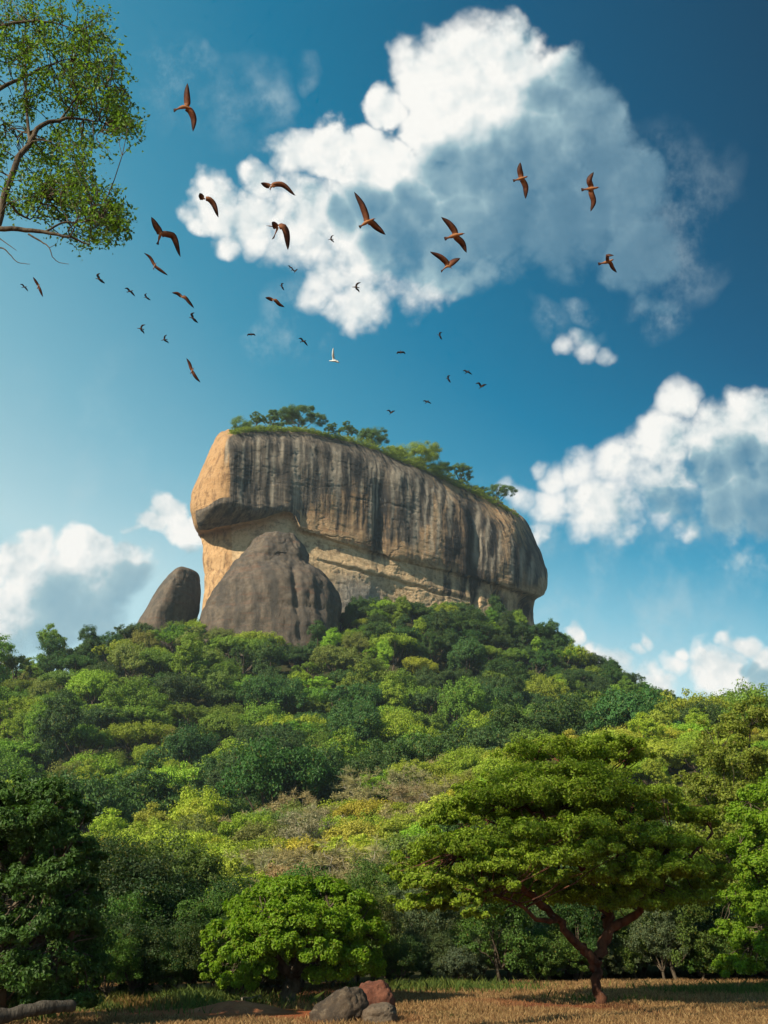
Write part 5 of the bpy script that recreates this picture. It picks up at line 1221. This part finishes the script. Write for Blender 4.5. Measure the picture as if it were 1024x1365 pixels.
# the larger birds, each in its own pose: (x, y, distance, head, tail, wings, wing width, label)
BIG = [
 (245.5, 142.5, 14.5, (11, 2.5), (-14, 5), [[(5, -4), (5, -16, -3), (5.5, -29.5, -5)], [(8, 4), (13, 16, 3), (11, 31, 5)]], 9, 'reddish brown bird flying highest, wings spread straight up and down'),
 (273, 264.5, 22, (-3, -3), (-6.5, 1.5), [[(4, 0), (11, 5, 2), (17.5, 24, 5)], [(-3, -1, -6), (-4, -2, -16)]], 7.5, 'brown bird at the left end of the big cloud, one drooping wing showing'),
 (361.5, 249, 20, (7, -1), (-1.5, 4), [[(-4, -2), (-13, -3, -6)], [(3, -3), (12, -5, 3), (32, 10, 6)]], 7.5, 'brown bird in front of the cloud with low gull-like wings, near its upper left edge'),
 (370, 304, 18, (-15, -3.5), (-6, 14.5), [[(6, -2), (11, 6, 2), (13.5, 28, 5)], [(-2, -2, -4), (-6, -4, -14)]], 9, 'tan bird diving with forked outline just below the gull-winged one on the cloud'),
 (213.5, 314, 17, (3, -6), (-3.5, 12), [[(0, -4), (-4, -12, -3), (-10.5, -23.5, -5)], [(4, -3), (15, -2, 3), (26, 27, 6)]], 9, 'brown bird left of the big cloud with raised and arched wings, tail hanging down'),
 (488.5, 296.5, 13, (12, -5.5), (-9.5, 6.5), [[(1, -3), (-4, -20, -3), (-16, -39, -6)], [(5, -1), (14, 5, 3), (25.5, 15, 5)]], 9, 'largest brown bird in the centre of the cloud with one long wing raised'),
 (606.5, 314, 15.5, (13, -3), (-14, 4.5), [[(1, -3), (-6, -14, -3), (-18.5, -23, -6)], [(2, 2), (10, 8, 3), (16, 21.5, 5)]], 9, 'dark brown bird above the V-winged one, right of the centre of the cloud'),
 (597, 355, 17, (6, 3), (-9, 7), [[(0, -2), (-8, -11, -3), (-24, -18, -6)], [(3, -2), (9, -7, 3), (17, -12, 5)]], 8, 'brown bird with wings held in a V under the dark brown one'),
 (695, 238, 17, (9, -3), (-11, 3), [[(0, -4), (-2, -12, -3), (-2, -20, -5)], [(2, 2), (7, 12, 3), (6.5, 25.5, 5)]], 8, 'dark bird with a pale head before the grey right part of the cloud'),
 (788.5, 251.5, 17, (10.5, -2), (-13.5, 1.5), [[(0, -3), (-3, -10, -3), (2, -20.5, -5)], [(0, 3), (4, 16, 3), (0, 29, 5)]], 8, 'dark bird with narrow upright wings, rightmost over the big cloud'),
 (810.5, 349, 24, (8, -3.5), (-13, 3), [[(-1, -2, -4), (-3, -5, -12), (4, -4, -18)], [(3, 1), (7, 7, 2), (13, 13, 5)]], 5.5, 'rufous bird with a light back under the right side of the cloud'),
 (51.5, 381, 30, (2, -2), (-2, 4), [[(-1, -2), (-3, -6, -2), (-6, -11, -4)], [(1, 2), (2.5, 7, 2), (4.5, 14, 4)]], 3.6, 'slim dark bird near the left edge with both wings in one line'),
 (206.5, 354, 25, (2, -4), (-2, 5), [[(-1, -2), (-6, -11, -2), (-13.5, -16, -4)], [(1, 1), (8, 6, 2), (16.5, 12, 4)]], 4.2, 'dark slender bird slanting down beneath the arch-winged one'),
 (243, 396, 25, (-4, -4), (4, 3), [[(-2, -2), (-7, -5, -2), (-13, -5, -4)], [(2, 0), (8, 6, 2), (15, 14, 4)]], 4.6, 'long dark bird sloping to the lower right, above the paired small birds'),
 (256.5, 494, 26, (2, -4), (-2.5, 4), [[(-1, -2), (-3, -9, -2), (-7, -16, -4)], [(1, 2), (5, 9, 2), (10, 15, 4)]], 4.4, 'dark bird with a thin slanting wing line, lowest on the left above the rock'),
 (364.5, 400, 26, (-8, -3), (-2, 3), [[(-2, -1), (-6, -2, -3), (-10, -2, -6)], [(2, 0), (8, 5, 2), (14.5, 8.5, 4)]], 5, 'brown bird below the big cloud with one wing stretched to the right'),
]
for x, y, dep, H, T, W, ch, lab in BIG: add_bird(x, y, dep, (H, T, W, ch), lab)
# the far small ones: a few poses, about 12 photo pixels across
POSES = [((4, -2), (-4, 2), [[(-1, -1), (-4, -3, -2), (-7, -2, -3)], [(1, 0), (4, 2, 2), (7, 5, 3)]], 2.6),
         ((-4, -1), (4, 2), [[(0, -1), (-1, -4, -2), (3, -6, -3)], [(1, 1), (3, 3, 2), (6, 5, 3)]], 2.8),
         ((-5, 0), (4, 1), [[(0, -1), (2, -4, -2), (6, -5, -3)], [(0, 1), (3, 4, 2), (4, 6, 3)]], 2.4),
         ((0, -3), (0, 3), [[(-1, 0), (-4, 0, -2), (-6, 3, -3)], [(1, 0), (4, 0, 2), (6.5, 3, 3)]], 2.8),
         ((-3, 3), (3, -1), [[(-1, -1), (-4, -4, -2), (-8, -3, -3)], [(1, -1), (4, -3, 2), (7, -4, 3)]], 2.6)]
SMALL = [(32.5, 382.6, 0, .8, 'tiny dark bird at the far left edge beside the slim one'), (131.9, 371.9, 1, 1.15, 'small black bird under the leafy boughs at the left'), (173.3, 388.3, 0, 1.0, 'small dark bird, left one of the close pair under the arch-winged bird'),
 (195, 396.5, 1, .8, 'small dark bird, right one of the close pair under the arch-winged bird'), (188, 438, 2, 1.05, 'small black bird with crossed wings, left of the lowest small pair'), (219.3, 452.7, 2, .95, 'small dark bird with a pinkish wing just right of the crossed-winged one'),
 (256.7, 424, 1, 1.15, 'small dark bird right under the long sloping one'), (375.5, 381.7, 1, .75, 'tiny black bird at the ragged lower edge of the cloud, above the stretched-wing bird'), (334.8, 445.5, 3, .85, 'small dark bird over the little white wisp'),
 (404.4, 454.8, 0, .95, 'small dark bird left of the white one'), (441.3, 318.8, 2, .8, 'tiny black bird alone on the white middle of the cloud'), (387.7, 356.6, 0, .6, 'tiny brown bird, upper of two on the white of the cloud'),
 (393.5, 361.9, 4, .65, 'tiny black bird, lower of two on the white of the cloud'), (474.7, 382.6, 2, 1.1, 'small black fork-tailed bird on the lower white edge of the cloud'), (586, 447.3, 1, .8, 'small dark bird under the right end of the cloud base'),
 (534.3, 469.4, 3, .95, 'small bird seen head on with lowered wings, in open blue below the cloud'), (597.2, 505, 1, .8, 'small dark bird, left of the three over the rock’s right side'), (623, 495.8, 0, .85, 'small dark bird, uppermost of the three over the rock’s right side'),
 (641.7, 515.7, 4, 1.05, 'small dark bird, rightmost of the three over the rock’s right side'), (569.3, 535.6, 0, .75, 'small dark bird just above the dark round tree on the rock'), (521.4, 550.5, 4, .8, 'lowest small dark bird, right next to the treetops on the rock')]
for i, (x, y, k, s, lab) in enumerate(SMALL): add_bird(x, y, 62 + (i*37) % 21, POSES[k], lab.replace('’', "'"), s, DARK_BIRD, turn=((i*53) % 7 - 3)*.09)
add_bird(444.5, 481, 40, ((-6, 0), (6, 1), [[(0, -2), (-.5, -8, -3), (0, -17, -5)], [(2, 0), (5, 1, 2), (8, 2, 4)]], 3.2), 'only white bird, one wing raised, below the big cloud', 1.0, PALE_BIRD)
# ------------------------------------------------------------------ the air between the clearing and the hill
def haze():
    lo, hi = np.array((-520, -140, -3.0)), np.array((520, 720, 235.0))
    v = np.array([(x, y, z) for x in (lo[0], hi[0]) for y in (lo[1], hi[1]) for z in (lo[2], hi[2])])
    f = np.array([(0, 1, 3, 2), (4, 6, 7, 5), (0, 4, 5, 1), (2, 3, 7, 6), (0, 2, 6, 4), (1, 5, 7, 3)])
    m = bpy.data.materials.new('thin haze'); m.use_nodes = True; nt = m.node_tree; nt.nodes.clear()
    out = nt.nodes.new('ShaderNodeOutputMaterial'); pv = nt.nodes.new('ShaderNodeVolumePrincipled')
    pv.inputs['Color'].default_value = (.72, .88, 1.0, 1); pv.inputs['Density'].default_value = .00012; pv.inputs['Anisotropy'].default_value = .2
    nt.links.new(pv.outputs[0], out.inputs['Volume'])
    tag(link('haze', mesh_np('haze', v, [f], [m])), 'thin pale haze in the air between the clearing and the hill', None, None, 'stuff')
haze()
